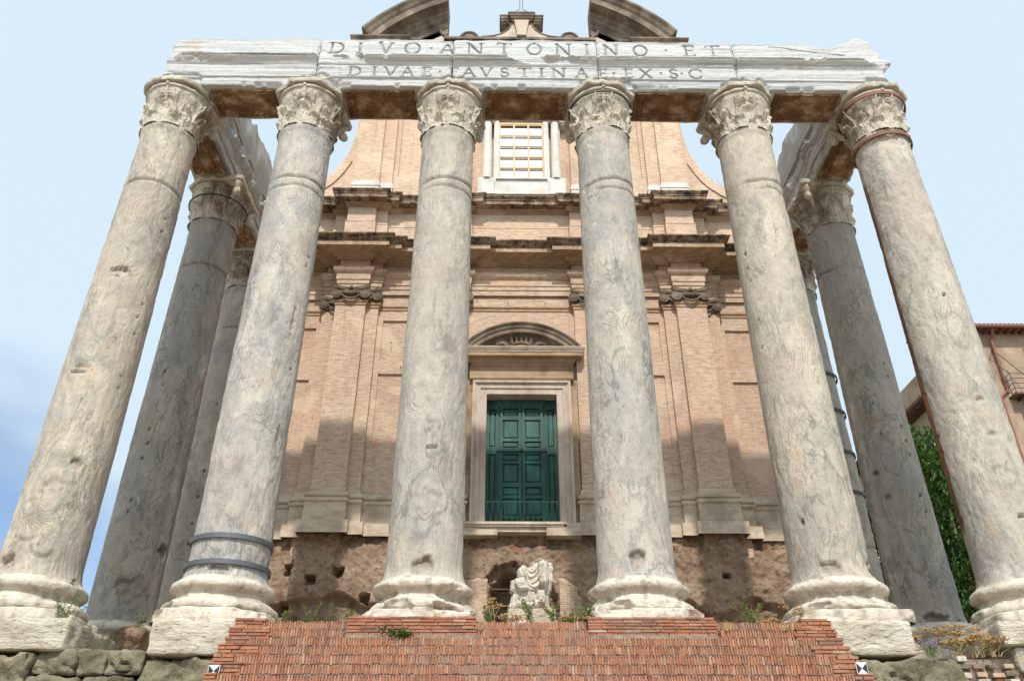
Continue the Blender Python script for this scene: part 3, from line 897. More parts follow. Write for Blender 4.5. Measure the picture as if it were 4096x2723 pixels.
column(1, 0, "front column second from the left, strapped near its foot by two grey steel bands", 5, M['cip_front'],
       knots=[(F+2,6.6,.3,1.3,.9),(F+22,4.3,.28,.8,1.),(F-10,2.6,.3,.6,.8)],
       pits=[(F + 2, 0.25, 0.28, 0.16, 0.07, 0.35), (F + 62, 3.1, 0.05, 0.5, 0.03, 0.6), (F + 55, 5.9, 0.06, 0.5, 0.05, 0.4)] + holes(F + 70, [7.9, 7.6, 4.8], 0.03),
       grooves=D2, breaks=[(F + 50, 0.16, 0.35, 0.22, 0.02)], broken=(-135, -45), corners=(45, 135),
       bands=[(0.775, 0.87, 0.965, 0, 0, 'greymetal', 'steel_band'), (0.80, 0.37, 0.46, 0, 0, 'greymetal', 'steel_band')],
       chips=[(F - 50, -0.5, 0.3, 0.25, 0.12), (F + 45, -0.55, 0.25, 0.15, 0.14)], basebroken=0.12, patina=40)
column(2, 0, "front column third from the left, its shaft full of ringed knots", 8, M['cip_front'],
       knots=[(F+18,11.1,.30,.42,1.),(F+14,8.7,.26,.36,1.25),(F+12,7.7,.3,.4,1.),(F+8,5.7,.26,.95,1.6),(F+6,3.2,.28,.6,1.4),(F+4,1.6,.36,.6,1.4)],
       pits=[(F + 3, 0.32, 0.26, 0.15, 0.10, 0.65), (F + 6, 1.4, 0.42, 0.55, 0.03, 0.0), (F + 6, 3.0, 0.2, 0.28, 0.03, 0.0), (F + 6, 2.75, 0.18, 0.035, 0.07, 0.6), (F + 10, 5.6, 0.1, 0.2, 0.02, 0.5)],
       grooves=D2, breaks=[(F - 22, 0.14, 0.2, 0.16, 0.02)], broken=(-135, -45), corners=(45, 135), chips=[(F - 25, -0.5, 0.4, 0.2, 0.12), (F + 35, -0.55, 0.4, 0.2, 0.16)], basebroken=0.8, patina=80)
column(3, 0, "front column fourth from the left, a thin dark wire round its capital", 11, M['cip_front'],
       knots=[(F+22,7.4,.38,1.0,1.3),(F-12,9.,.3,.6,.8),(F+25,3.5,.3,.8,.9)],
       pits=[(F - 4, 0.38, 0.2, 0.2, 0.08, 0.5), (F - 40, 9.6, 0.3, 0.05, 0.02, 0.3)],
       grooves=D2, breaks=[(F - 18, 0.12, 0.26, 0.2, 0.0)], broken=(-135, -45), corners=(45, 135),
       bands=[(0.86, 13.02, 13.06, 0, 0, 'darkiron', 'iron_hoop')], chips=[(F - 35, -0.45, 0.3, 0.2, 0.1)], basebroken=0.4, patina=100)
column(4, 0, "pale front column fifth from the left, a square hole low on its left", 14, M['cip_front'],
       knots=[(F+10,2.,.5,1.4,.8),(F+5,6.4,.2,1.,.6)],
       pits=[(F - 48, 1.28, 0.06, 0.08, 0.12, 1.0), (F - 18, 0.3, 0.22, 0.2, 0.09, 0.45), (F + 62, 0.4, 0.25, 0.35, 0.10, 0.3)] + holes(F - 62, [8.0, 7.6, 7.2, 6.1, 5.4], 0.03),
       grooves=D2, breaks=[(F + 5, 0.14, 0.2, 0.16, 0.02)], broken=(-135, -45), corners=(45, 135), basebroken=0.3, chips=[(F - 40, -0.5, 0.4, 0.2, 0.1)], patina=140)
column(5, 0, "front column at the row's right end, its capital held by two rusty hoops", 17, M['cip_front'],
       knots=[(F,7.7,.3,.6,1.2),(F-4,5.6,.3,.5,1.3),(F-2,4.6,.25,.4,1.1),(F-4,3.7,.3,.5,1.3),(F-2,2.4,.34,.5,1.3)],
       pits=[(F - 6, 6.6, 0.06, 0.06, 0.12, 1.0), (F - 5, 3.9, 0.1, 0.05, 0.07, 0.3), (F - 5, 3.1, 0.12, 0.05, 0.07, 0.3), (F - 8, 2.2, 0.3, 0.25, 0.03, 0.0), (F + 4, 1.35, 0.2, 0.03, 0.08, 0.8), (F - 10, 11.5, 0.6, 0.3, 0.04, 0.1), (F, 0.4, 0.08, 0.08, 0.15, 1.0)]
       + holes(F - 95, [4.8, 4.4, 3.4, 3.0], 0.05), rust=(120, 181, 0.9, 10.9),
       broken=(-135, -45), corners=(45, 135), bands=[(0.88, 13.0, 13.10, 0, 0, 'rustmetal', 'iron_hoop'), (0.74, 11.68, 11.78, 0, 0, 'rustmetal', 'iron_hoop')], basebroken=0.25, rough=1.2, patina=150)
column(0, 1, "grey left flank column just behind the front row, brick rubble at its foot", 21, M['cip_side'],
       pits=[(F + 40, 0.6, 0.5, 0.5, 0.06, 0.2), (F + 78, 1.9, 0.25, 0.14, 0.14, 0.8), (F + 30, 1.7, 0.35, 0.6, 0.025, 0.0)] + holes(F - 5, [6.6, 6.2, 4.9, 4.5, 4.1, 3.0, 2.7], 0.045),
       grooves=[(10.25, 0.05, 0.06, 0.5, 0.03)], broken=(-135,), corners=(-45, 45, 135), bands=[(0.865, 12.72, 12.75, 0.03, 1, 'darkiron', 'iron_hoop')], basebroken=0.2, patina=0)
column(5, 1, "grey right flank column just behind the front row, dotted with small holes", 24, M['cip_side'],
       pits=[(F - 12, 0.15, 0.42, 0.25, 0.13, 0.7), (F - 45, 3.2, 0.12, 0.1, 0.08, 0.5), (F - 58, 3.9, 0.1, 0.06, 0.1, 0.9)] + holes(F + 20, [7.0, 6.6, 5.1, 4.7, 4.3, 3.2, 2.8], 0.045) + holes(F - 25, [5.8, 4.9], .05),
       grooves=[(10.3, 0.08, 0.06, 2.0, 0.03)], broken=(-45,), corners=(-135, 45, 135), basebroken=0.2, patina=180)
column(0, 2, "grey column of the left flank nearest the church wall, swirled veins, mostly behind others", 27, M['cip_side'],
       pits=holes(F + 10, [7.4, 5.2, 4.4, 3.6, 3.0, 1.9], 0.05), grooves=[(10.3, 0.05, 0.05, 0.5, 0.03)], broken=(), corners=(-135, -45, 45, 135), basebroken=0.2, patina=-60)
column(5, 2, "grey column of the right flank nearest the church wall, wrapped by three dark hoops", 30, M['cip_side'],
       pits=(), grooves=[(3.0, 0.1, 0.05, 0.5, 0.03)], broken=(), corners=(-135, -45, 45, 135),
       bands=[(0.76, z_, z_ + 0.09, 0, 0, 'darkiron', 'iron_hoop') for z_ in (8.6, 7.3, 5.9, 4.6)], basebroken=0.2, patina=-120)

# ================================================================== FRONT ARCHITRAVE WITH THE INSCRIPTION
def arc(cx, cy, rx, ry, a0, a1, n=20):
    return [(cx + rx * math.cos(R(a0 + (a1 - a0) * i / n)), cy + ry * math.sin(R(a0 + (a1 - a0) * i / n))) for i in range(n + 1)]
T_, t_ = 0.105, 0.060
def ser(x, y, w=0.13): return ([(x - w, y), (x + w, y)], t_ * 0.9)
GLYPH = {
 'I': [([(.5, 0), (.5, 1)], T_), ser(.5, 0, .4), ser(.5, 1, .4)],
 'D': [([(.2, 0), (.2, 1)], T_), ([(0, 1), (.4, 1)], t_), ([(0, 0), (.4, 0)], t_), (arc(.4, .5, .56, .5, 90, -90), .085)],
 'V': [([(.1, 1), (.5, 0)], T_), ([(.5, 0), (.9, 1)], t_), ser(.1, 1, .12), ser(.9, 1, .12)],
 'O': [(arc(.5, .5, .46, .5, 0, 360, 32), .085)],
 'A': [([(.08, 0), (.5, 1)], t_), ([(.5, 1), (.92, 0)], T_), ([(.25, .36), (.75, .36)], t_), ser(.08, 0, .12), ser(.92, 0, .12)],
 'N': [([(.12, 0), (.12, 1)], t_), ([(.12, 1), (.88, 0)], T_), ([(.88, 0), (.88, 1)], t_), ser(.12, 0, .13), ser(.08, 1, .1), ser(.88, 1, .13)],
 'T': [([(.5, 0), (.5, 1)], T_), ([(0, 1), (1, 1)], t_), ([(0, 1), (.0, .88)], t_), ([(1, 1), (1, .88)], t_), ser(.5, 0, .2)],
 'E': [([(.25, 0), (.25, 1)], T_), ([(.0, 1), (.95, 1)], t_), ([(.25, .52), (.8, .52)], t_), ([(.0, 0), (1, 0)], t_), ([(.95, 1), (.95, .88)], t_), ([(1, 0), (1, .13)], t_)],
 'F': [([(.25, 0), (.25, 1)], T_), ([(.0, 1), (.98, 1)], t_), ([(.25, .52), (.85, .52)], t_), ser(.25, 0, .25), ([(.98, 1), (.98, .88)], t_)],
 'S': [(arc(.5, .74, .36, .26, 20, 270, 18) + arc(.5, .25, .40, .25, 90, -160, 18), .09)],
 'X': [([(.08, 1), (.92, 0)], T_), ([(.08, 0), (.92, 1)], t_), ser(.08, 1, .11), ser(.92, 1, .11), ser(.08, 0, .11), ser(.92, 0, .11)],
 'C': [(arc(.55, .5, .5, .5, 40, 320, 24), .085), ([(.93, .82), (.93, .70)], t_)],
}
ROW1 = [('D', -5.5, -5.08), ('I', -4.72, -4.54), ('V', -4.1, -3.7), ('O', -3.38, -2.94), ('.', -2.66, -2.6), ('A', -2.41, -1.96), ('N', -1.63, -1.18), ('T', -.78, -.39), ('O', .05, .46), ('N', .85, 1.29),
        ('I', 1.65, 1.83), ('N', 2.21, 2.62), ('O', 3.04, 3.44), ('.', 3.94, 4.0), ('E', 4.45, 4.77), ('T', 5.09, 5.48)]
ROW2 = [('D', -4.88, -4.53), ('I', -4.24, -4.08), ('V', -3.9, -3.52), ('A', -3.41, -3.08), ('E', -2.84, -2.6), ('.', -2.38, -2.33), ('F', -2.07, -1.86), ('A', -1.75, -1.37), ('V', -1.25, -.9), ('S', -.69, -.45),
        ('T', -.2, .15), ('I', .37, .53), ('N', .74, 1.11), ('A', 1.38, 1.73), ('E', 2.02, 2.24), ('.', 2.42, 2.47), ('E', 2.72, 2.96), ('X', 3.16, 3.49), ('.', 3.72, 3.77), ('S', 3.97, 4.21), ('.', 4.3, 4.35), ('C', 4.51, 4.88)]

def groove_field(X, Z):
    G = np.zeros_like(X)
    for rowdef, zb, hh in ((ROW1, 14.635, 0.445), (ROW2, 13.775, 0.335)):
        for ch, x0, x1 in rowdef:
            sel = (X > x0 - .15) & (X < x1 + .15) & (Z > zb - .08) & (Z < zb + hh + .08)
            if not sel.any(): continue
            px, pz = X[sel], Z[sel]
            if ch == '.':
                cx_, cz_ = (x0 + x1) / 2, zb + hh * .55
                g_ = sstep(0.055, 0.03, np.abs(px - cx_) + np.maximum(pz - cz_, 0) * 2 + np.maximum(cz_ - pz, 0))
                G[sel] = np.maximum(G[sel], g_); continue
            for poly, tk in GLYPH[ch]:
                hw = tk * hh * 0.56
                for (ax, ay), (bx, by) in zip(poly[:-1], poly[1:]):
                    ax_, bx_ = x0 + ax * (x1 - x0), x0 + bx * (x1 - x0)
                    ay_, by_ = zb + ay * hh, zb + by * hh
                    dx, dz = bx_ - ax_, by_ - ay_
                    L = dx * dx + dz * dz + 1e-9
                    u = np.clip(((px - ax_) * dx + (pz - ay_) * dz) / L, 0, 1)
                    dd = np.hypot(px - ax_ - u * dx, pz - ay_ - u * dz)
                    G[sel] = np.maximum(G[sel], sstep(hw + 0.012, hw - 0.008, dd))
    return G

FRONT_PROF = [(13.43, -.60), (13.44, -.615), (13.715, -.625), (13.725, -.665), (14.165, -.68), (14.175, -.70), (14.22, -.72), (14.28, -.76), (14.34, -.83), (14.375, -.845), (14.39, -.80), (14.40, -.86), (14.455, -.87), (14.47, -.83), (14.50, -.75), (14.53, -.705), (15.2, -.70)]
def front_y(z):
    return np.interp(z, [p[0] for p in FRONT_PROF], [p[1] for p in FRONT_PROF])

arch = thing("inscribed_architrave", "long white marble beam across the front columns, carved with two lines of Latin capitals", "architrave", (0, 0, CAPTOP))
JO = [-9.93, -5.75, -2.02, 2.02, 5.86, 10.08]
TOPF = {0: lambda x: 15.13 + .05 * sstep(-9.8, -8.6, x) + .04 * sstep(-8, -7, x), 1: lambda x: 15.2 + 0 * x, 2: lambda x: 15.22 + 0 * x, 3: lambda x: 15.19 + 0 * x,
        4: lambda x: 15.16 - .10 * sstep(7.6, 8.3, x) + .10 * sstep(8.6, 8.9, x) + .27 * sstep(8.9, 9.6, x) - .10 * sstep(9.7, 9.95, x)}
for b in range(5):
    x0, x1 = JO[b] + (0.008 if b else 0), JO[b + 1] - (0.008 if b < 4 else 0)
    res = 0.024 if b in (1, 2, 3) else 0.034
    nx = int((x1 - x0) / res)
    xs = np.linspace(x0, x1, nx)
    zf = np.linspace(13.43, 15.2, int(1.77 / (0.0195 if b in (1, 2, 3) else .024)))
    seg = [('f', z_) for z_ in zf] + [('t', -.45), ('t', 0.0), ('t', .5)] + [('k', 15.1), ('k', 14.4), ('k', 13.6), ('k', 13.43)] + [('b', .3), ('b', 0.0), ('b', -.3), ('b', -.599)]
    V = np.zeros((nx, len(seg), 3)); V[:, :, 0] = xs[:, None]
    G = np.zeros((nx, len(seg)))
    nf = len(zf)
    XX, ZZ = np.meshgrid(xs, zf, indexing='ij')
    top = TOPF[b](xs)
    if b in (1, 2, 3):
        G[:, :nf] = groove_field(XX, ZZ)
    Pn = np.stack([XX, 0 * XX, ZZ], -1)
    # mouldings knocked off in places, horizontal bedding
    y = front_y(ZZ)
    knock = sstep(0.15, 0.5, fbm(Pn * np.array([1.0, 1, 2.5]) + 3 * b, 4, b + 40)) * sstep(14.17, 14.3, ZZ) * sstep(14.56, 14.46, ZZ)
    y = y * (1 - knock * 0.8) + (-.70) * knock * 0.8
    y = y - 0.012 * fbm(Pn * np.array([.5, 1, 9]) + b, 4, b + 50) - 0.006 * fbm(Pn * 6, 3, b)
    chipb = sstep(0.2, 0.6, fbm(Pn * np.array([2.2, 1, .01]) + 7 * b, 3, b + 60)) * sstep(13.60, 13.43, ZZ)
    y = y + 0.10 * chipb
    ends = np.minimum(XX - x0, x1 - XX)
    y = y + 0.05 * sstep(0.06, 0.0, ends + 0.03 * vnoise(Pn * 4, b))
    # stone broken away around the capitals
    for cx_ in CX:
        q = np.hypot((XX - cx_ - .1) / 0.75, (ZZ - 13.42) / 0.42) + 0.25 * fbm(Pn * 4 + b, 3, 77)
        y = y + 0.07 * sstep(1.0, 0.8, q)
    if b == 4:
        crack = np.abs((ZZ - (15.02 - 0.17 * (XX - 7.2))) + 0.05 * fbm(Pn * 2, 4, 5))
        kk = sstep(0.022, 0.006, crack) * (XX > 6.9) * (XX < 9.0)
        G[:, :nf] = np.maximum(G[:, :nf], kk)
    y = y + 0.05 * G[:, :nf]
    for j, (k, q) in enumerate(seg):
        if k == 'f':
            V[:, j, 1] = y[:, j]
            V[:, j, 2] = 13.43 + (zf[j] - 13.43) / 1.77 * (top - 13.43) if zf[j] > 14.6 and False else zf[j]
            if zf[j] > 14.75:
                V[:, j, 2] = 14.75 + (zf[j] - 14.75) / .45 * (top - 14.75)
                if zf[j] > 15.1:
                    V[:, j, 2] += 0.035 * fbm(np.stack([xs * 2.2, 0 * xs, 0 * xs + b], -1), 4, b + 9)
        elif k == 't':
            V[:, j, 1] = q; V[:, j, 2] = top - .03 + 0.05 * fbm(np.stack([xs * 2.2, 0 * xs + q, 0 * xs + b], -1), 4, b + 9)
        elif k == 'k':
            V[:, j, 1] = .62 + 0.02 * fbm(np.stack([xs * 2, 0 * xs, 0 * xs + q * 2], -1), 3, b); V[:, j, 2] = min(q, 15.1)
        else:
            V[:, j, 1] = q; V[:, j, 2] = 13.43
    V[:, -1, 1] = np.maximum(V[:, 0, 1] + .004, V[:, -1, 1])
    # ragged broken ends
    if b == 0:
        for i in range(12):
            w_ = (1 - i / 12)
            V[i, :, 0] += w_ * (0.05 * fbm(np.stack([0 * V[i, :, 2], V[i, :, 1] * 2, V[i, :, 2] * 3], -1), 3, 3) + 0.16 * sstep(13.4, 15.2, V[i, :, 2]) ** 2 - .03)
    if b == 4:
        for i in range(1, 26):
            w_ = (i / 25); k = nx - 26 + i
            zz = V[k, :, 2]
            V[k, :, 0] += w_ * (0.06 * fbm(np.stack([0 * zz, V[k, :, 1] * 2, zz * 4], -1), 3, 3) - .14 * sstep(14.5, 14.6, zz) - .10 * sstep(14.9, 15.0, zz) + .13 * sstep(14.35, 14.4, zz) * sstep(14.62, 14.5, zz) - .08 * sstep(14.3, 14.1, zz) * sstep(13.8, 14.0, zz))
    m = MB(); m.grid(V)
    nv = len(seg)
    m.f.append(tuple(range(nv))); m.c.append(0.0)
    m.f.append(tuple((nx - 1) * nv + j for j in range(nv - 1, -1, -1))); m.c.append(0.0)
    m.f.extend([(i * nv + nv - 1, (i + 1) * nv + nv - 1, (i + 1) * nv, i * nv) for i in range(nx - 1)]); m.c.extend([0.0] * (nx - 1))
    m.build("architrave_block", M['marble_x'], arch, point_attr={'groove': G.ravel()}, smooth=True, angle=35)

def soffit(x0, x1, y0, y1, zb, parent, axis=0, seed=0):
    nu, nw = int((x1 - x0) / .035), int((y1 - y0) / .035)
    U, W = np.meshgrid(np.linspace(x0, x1, nu), np.linspace(y0, y1, nw), indexing='ij')
    e = np.minimum(np.minimum(U - x0, x1 - U), np.minimum(W - y0, y1 - W))
    h = 0.02 + 0.05 * sstep(.16, .20, e)
    bead = np.where(np.abs(e - .10) < .05, 0.03 * np.cos((U + W) * 2 * np.pi / .16), 0)
    h = h - bead + np.where(np.abs(e - .27) < .025, -.035, 0)
    h = h + 0.02 * fbm(np.stack([U * 3, W * 3, 0 * U + seed], -1), 4, seed)
    h = h * sstep(0, .04, e)
    Zs = zb - .012 + h - 0.045
    A = np.stack([U, W, Zs], -1) if axis == 0 else np.stack([W, U, Zs], -1)
    A[..., 2] = zb - 0.085 + np.clip(h, 0, .078)
    m = MB(); m.grid(A, flip=(axis == 0))
    x_, X_ = (x0, x1) if axis == 0 else (y0, y1)
    y_, Y_ = (y0, y1) if axis == 0 else (x0, x1)
    # rim joining the carved panel to the block
    m.box(x_, X_, y_, Y_, zb + 0.002, zb + .05)
    for q in ((x_, x_ + .012, y_, Y_), (X_ - .012, X_, y_, Y_), (x_, X_, y_, y_ + .012), (x_, X_, Y_ - .012, Y_)):
        m.box(q[0], q[1], q[2], q[3], zb - .075, zb + .03)
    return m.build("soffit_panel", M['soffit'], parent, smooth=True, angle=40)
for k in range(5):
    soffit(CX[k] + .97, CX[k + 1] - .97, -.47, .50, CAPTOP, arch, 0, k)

# ================================================================== SIDE ARCHITRAVES
def side_arch(sgn, label, prof_top, seed):
    t = thing("side_architrave", label, "architrave", (sgn * 9.62, 4, CAPTOP))
    for (ya, yb) in ((.66, 3.86), (3.88, 7.42), (7.44, 11.5)):
        ny = int((yb - ya) / .06)
        ys = np.linspace(ya, yb, ny)
        sec = [(-.60, 13.43), (-.61, 13.7), (-.65, 13.715), (-.66, 14.1), (-.70, 14.12), (-.78, 14.25), (-.84, 14.33), (-.84, 14.40), (-.72, 14.43), (-.68, 14.5), (-.66, 14.9), (0, 14.95), (.66, 14.9), (.68, 14.5), (.72, 14.43), (.84, 14.40), (.84, 14.33), (.78, 14.25), (.70, 14.12), (.66, 14.1), (.65, 13.715), (.61, 13.7), (.60, 13.43), (0, 13.43), (-.60, 13.43)]
        pts = []
        for (a, c), (a2, c2) in zip(sec[:-1], sec[1:]):
            k = max(1, int(math.hypot(a2 - a, c2 - c) / .07))
            pts += [(a + (a2 - a) * i / k, c + (c2 - c) * i / k) for i in range(k)]
        A = np.array(pts)
        YY, AA = np.meshgrid(ys, A[:, 0], indexing='ij'); _, CC = np.meshgrid(ys, A[:, 1], indexing='ij')
        Pn = np.stack([AA, YY, CC], -1)
        kn = sstep(.1, .45, fbm(Pn * 1.1 + seed, 4, seed)) * sstep(13.9, 14.2, CC) + sstep(.35, .6, fbm(Pn * 1.7 + seed, 4, seed + 5)) * .6
        AA = AA * (1 - .2 * np.clip(kn, 0, 1)) + .02 * fbm(Pn * 5, 3, seed)
        CC = np.where(CC > 13.5, CC + .05 * fbm(Pn * 2.2, 3, seed + 1) * sstep(14.4, 14.9, CC), CC)
        V = np.stack([sgn * 9.62 + AA, YY, CC], -1)
        V = np.concatenate([V, V[:, :1]], 1)
        m = MB(); m.grid(V)
        nv = V.shape[1] - 1
        m.f.append(tuple(range(nv))[::-1]); m.c.append(0.0)
        m.f.append(tuple((ny - 1) * (nv + 1) + j for j in range(nv))); m.c.append(0.0)
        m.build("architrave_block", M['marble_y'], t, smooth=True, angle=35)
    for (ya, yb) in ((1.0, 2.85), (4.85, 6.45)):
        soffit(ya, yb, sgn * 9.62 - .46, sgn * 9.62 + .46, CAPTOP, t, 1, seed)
    # big ragged frieze slab still standing on the beam, set to its inner face
    ys = np.linspace(prof_top[0][0], prof_top[-1][0], 70)
    zt = np.interp(ys, [p[0] for p in prof_top], [p[1] for p in prof_top])
    zb = np.interp(ys, [p[0] for p in prof_top], [p[2] for p in prof_top])
    loop = [(-.20, 0.0), (-.24, .15), (-.24, .3), (-.25, .45), (-.24, .6), (-.22, .8), (-.18, 1.0), (.0, 1.02), (.25, .98), (.28, .7), (.28, .3), (.26, 0.0), (-.20, 0.0)]
    V = np.zeros((len(ys), len(loop), 3))
    for j, (a, q) in enumerate(loop):
        Pn = np.stack([0 * ys + a * 3, ys * 1.7, 0 * ys + q * 2], -1)
        n_ = fbm(Pn + seed, 4, seed + 2)
        V[:, j, 0] = sgn * (9.16) - sgn * (-a) + .06 * n_ if sgn > 0 else -9.16 - a + .06 * n_
        V[:, j, 1] = ys
        V[:, j, 2] = zb + (zt - zb) * q + .06 * fbm(Pn * 2 + 5, 3, seed + 3) * (q > .5)
    m = MB(); m.grid(V, flip=(sgn < 0))
    n_ = len(loop)
    m.f.append(tuple(range(n_ - 1))); m.c.append(0.0)
    m.f.append(tuple((len(ys) - 1) * n_ + j for j in range(n_ - 2, -1, -1))); m.c.append(0.0)
    m.build("frieze_slab", M['marble_y'], t, smooth=True, angle=40)
    return t
side_arch(-1, "weathered marble beam over the left flank columns, carrying a broken frieze slab", [(.9, 16.2, 14.9), (2.2, 16.25, 14.9), (3.35, 16.15, 14.9), (3.9, 16.5, 14.9), (4.6, 16.45, 14.9), (5.3, 16.7, 14.9), (5.9, 16.78, 14.95), (6.25, 16.45, 15.25), (6.3, 16.1, 15.4)], 4)
side_arch(1, "weathered marble beam over the right flank columns, its frieze slab broken to a slope", [(.9, 16.3, 14.9), (2.2, 16.3, 14.9), (3.1, 16.1, 14.9), (4.0, 16.15, 14.9), (4.9, 16.05, 14.9), (5.3, 15.7, 14.9), (5.6, 15.3, 14.95), (5.75, 15.1, 14.97)], 9)

# ================================================================== CHURCH FACADE
XC = 0.05
ch = thing("church_facade", "tan brick baroque church front with stained cornices standing behind the columns", "church", (XC, 7.8, FLOOR))
Yw, Ybay, Yih, Yp, Yoh = 7.82, 8.15, 7.65, 7.45, 7.93
def half_path(y_end=22.0, xe=8.75, mid=True):
    p = [(0, Yw)]
    if mid: p += [(1.84, Yw), (1.84, Yih), (2.5, Yih), (2.5, Yw)]
    p += [(4.98, Yw), (4.98, Yih), (5.40, Yih), (5.40, Yp), (6.44, Yp), (6.44, Yoh), (6.98, Yoh), (6.98, Ybay), (xe, Ybay), (xe, y_end)]
    return p
def full(hp):
    return [(XC - x, y) for x, y in hp[::-1][:-1]] + [(XC + x, y) for x, y in hp[1:]]
WALLP = full([(0, Yw), (4.98, Yw), (4.98, Yih + .12), (6.7, Yih + .12), (6.7, Ybay), (8.75, Ybay), (8.75, 22)])
# --- walls
for sg in (-1, 1):
    p_ = [(1.5, Yw + .07), (4.98, Yw + .07), (4.98, 7.9), (6.9, 7.9), (6.9, Ybay + .07), (8.75, Ybay + .07), (8.75, 22)]
    p_ = [(XC + sg * x, y) for x, y in p_]
    m = MB(); m.sweep(p_ if sg > 0 else p_[::-1], [(0, 3.0), (0, 14.0)], cap=False)
    m.build("lower_wall", M['brick_low'], ch)
m = MB(); m.box(XC - 1.5, XC + 1.5, Yw + .07, Yw + .3, 8.4, 14.0)
m.build("lower_wall", M['brick_low'], ch)
def strips(mb, x0, x1, zs, yf, yb, panels):
    """frame bars round recessed panels between x0 and x1"""
    px0, px1 = panels[0], panels[1]
    mb.box(x0, px0, yf, yb, zs[0], zs[-1]); mb.box(px1, x1, yf, yb, zs[0], zs[-1])
    for a, c in zip(zs[0::2], zs[1::2]):
        mb.box(px0, px1, yf, yb, a, c)
for sg in (-1, 1):
    m = MB()
    xa, xb = sorted((XC + sg * 2.5, XC + sg * 4.98))
    pa, pb = (xa + .19, xb - .24) if sg > 0 else (xa + .24, xb - .19)
    strips(m, xa, xb, [4.9, 6.52, 9.12, 9.62, 11.22, 12.0], Yw, Yw + .10, (sorted((XC + sg * 2.72, XC + sg * 4.80))))
    xa, xb = sorted((XC + sg * 6.98, XC + sg * 8.75))
    strips(m, xa, xb, [4.9, 6.5, 9.05, 9.6, 11.1, 11.8], Ybay, Ybay + .10, (sorted((XC + sg * 7.17, XC + sg * 8.5))))
    m.build("panelled_bay", M['brick'], ch)
    m = MB(); m.box(*sorted((XC + sg * 1.66, XC + sg * 1.84)), Yw, Yw + .1, 4.9, 12.0)
    m.box(*sorted((XC + sg * 0.0, XC + sg * 1.66)), Yw, Yw + .1, 8.3, 12.0)
    m.build("door_bay_wall", M['brick'], ch)
# --- pilasters
def ionic(x, yf, z0, w, full_=True, side=0):
    m = MB()
    hw = w / 2
    x0, x1 = x - hw, x + hw
    # necking, echinus band, abacus with raised horns
    m.box(x0 + .02, x1 - .02, yf - .02, yf + .15, z0, z0 + .32)
    m.box(x0 + .05, x1 - .05, yf - .13, yf + .1, z0 + .27, z0 + .40)
    for k in range(7):
        m.ball((x0 + .18 + (w - .36) * k / 6, yf - .14, z0 + .31), (.05, .04, .07), 8, 5)
    for s_ in ((-1, 1) if side == 0 else (side,)):
        cx = x + s_ * (hw - .02); cz = z0 + .24
        pts, rs = [], []
        for i in range(44):
            t = i / 43
            a = (math.pi * .5 if s_ > 0 else math.pi * .5) + s_ * (-t) * math.pi * 4.4
            rr = .19 * (1 - .86 * t)
            pts.append((cx + rr * math.cos(a), yf - .13 - .05 * t, cz + rr * math.sin(a)))
            rs.append(.034 * (1 - .45 * t))
        m.tube(pts, rs, 6)
        m.ball((cx, yf - .10, cz), (.175, .09, .175), 14, 8)
        m.tube([(cx, yf - .05, cz), (cx + s_ * .02, yf + .2, cz)], .17, 12)
        m.tube([(cx + s_ * .10, yf - .16, z0 + .50), (cx - s_ * .12, yf - .15, z0 + .46), (x + s_ * .12, yf - .12, z0 + .42)], [.045, .04, .035], 6)
        m.tube([(cx + s_ * .08, yf - .14, z0 + .42), (cx - s_ * .1, yf - .13, z0 + .43), (x, yf - .12, z0 + .37)], [.03, .03, .025], 6)
    # abacus horns: thin slab concave in plan
    n = 12
    for i in range(n):
        a, c = -1 + 2 * i / n, -1 + 2 * (i + 1) / n
        f = lambda q: .07 + .12 * abs(q) ** 2
        xa, xb = x + a * (hw + .06), x + c * (hw + .06)
        zc = z0 + .47 + .035 * max(abs(a), abs(c)) ** 2
        m.add([(xa, yf - f(a), zc), (xb, yf - f(c), zc), (xb, yf + .2, zc), (xa, yf + .2, zc), (xa, yf - f(a) - .02, zc + .08), (xb, yf - f(c) - .02, zc + .08), (xb, yf + .2, zc + .08), (xa, yf + .2, zc + .08)],
              [(0, 3, 2, 1), (4, 5, 6, 7), (0, 1, 5, 4), (1, 2, 6, 5), (2, 3, 7, 6), (3, 0, 4, 7)])
    # garland and the little head
    sw = [(x + q * (hw - .16), yf - .16, z0 + .22 - .19 * (1 - q * q)) for q in [(-1 + 2 * i / 12) for i in range(13)]]
    m.tube(sw, [.03 + .014 * math.sin(i * 2.4) + .012 * (1 - abs(i - 6) / 6) for i in range(13)], 7)
    if full_:
        m.ball((x, yf - .17, z0 + .49), (.075, .07, .085), 10, 8)
        for s_ in (-1, 1):
            m.tube([(x + s_ * .06, yf - .14, z0 + .47), (x + s_ * .2, yf - .15, z0 + .5), (x + s_ * .27, yf - .13, z0 + .47)], [.03, .045, .01], 6)
    return m
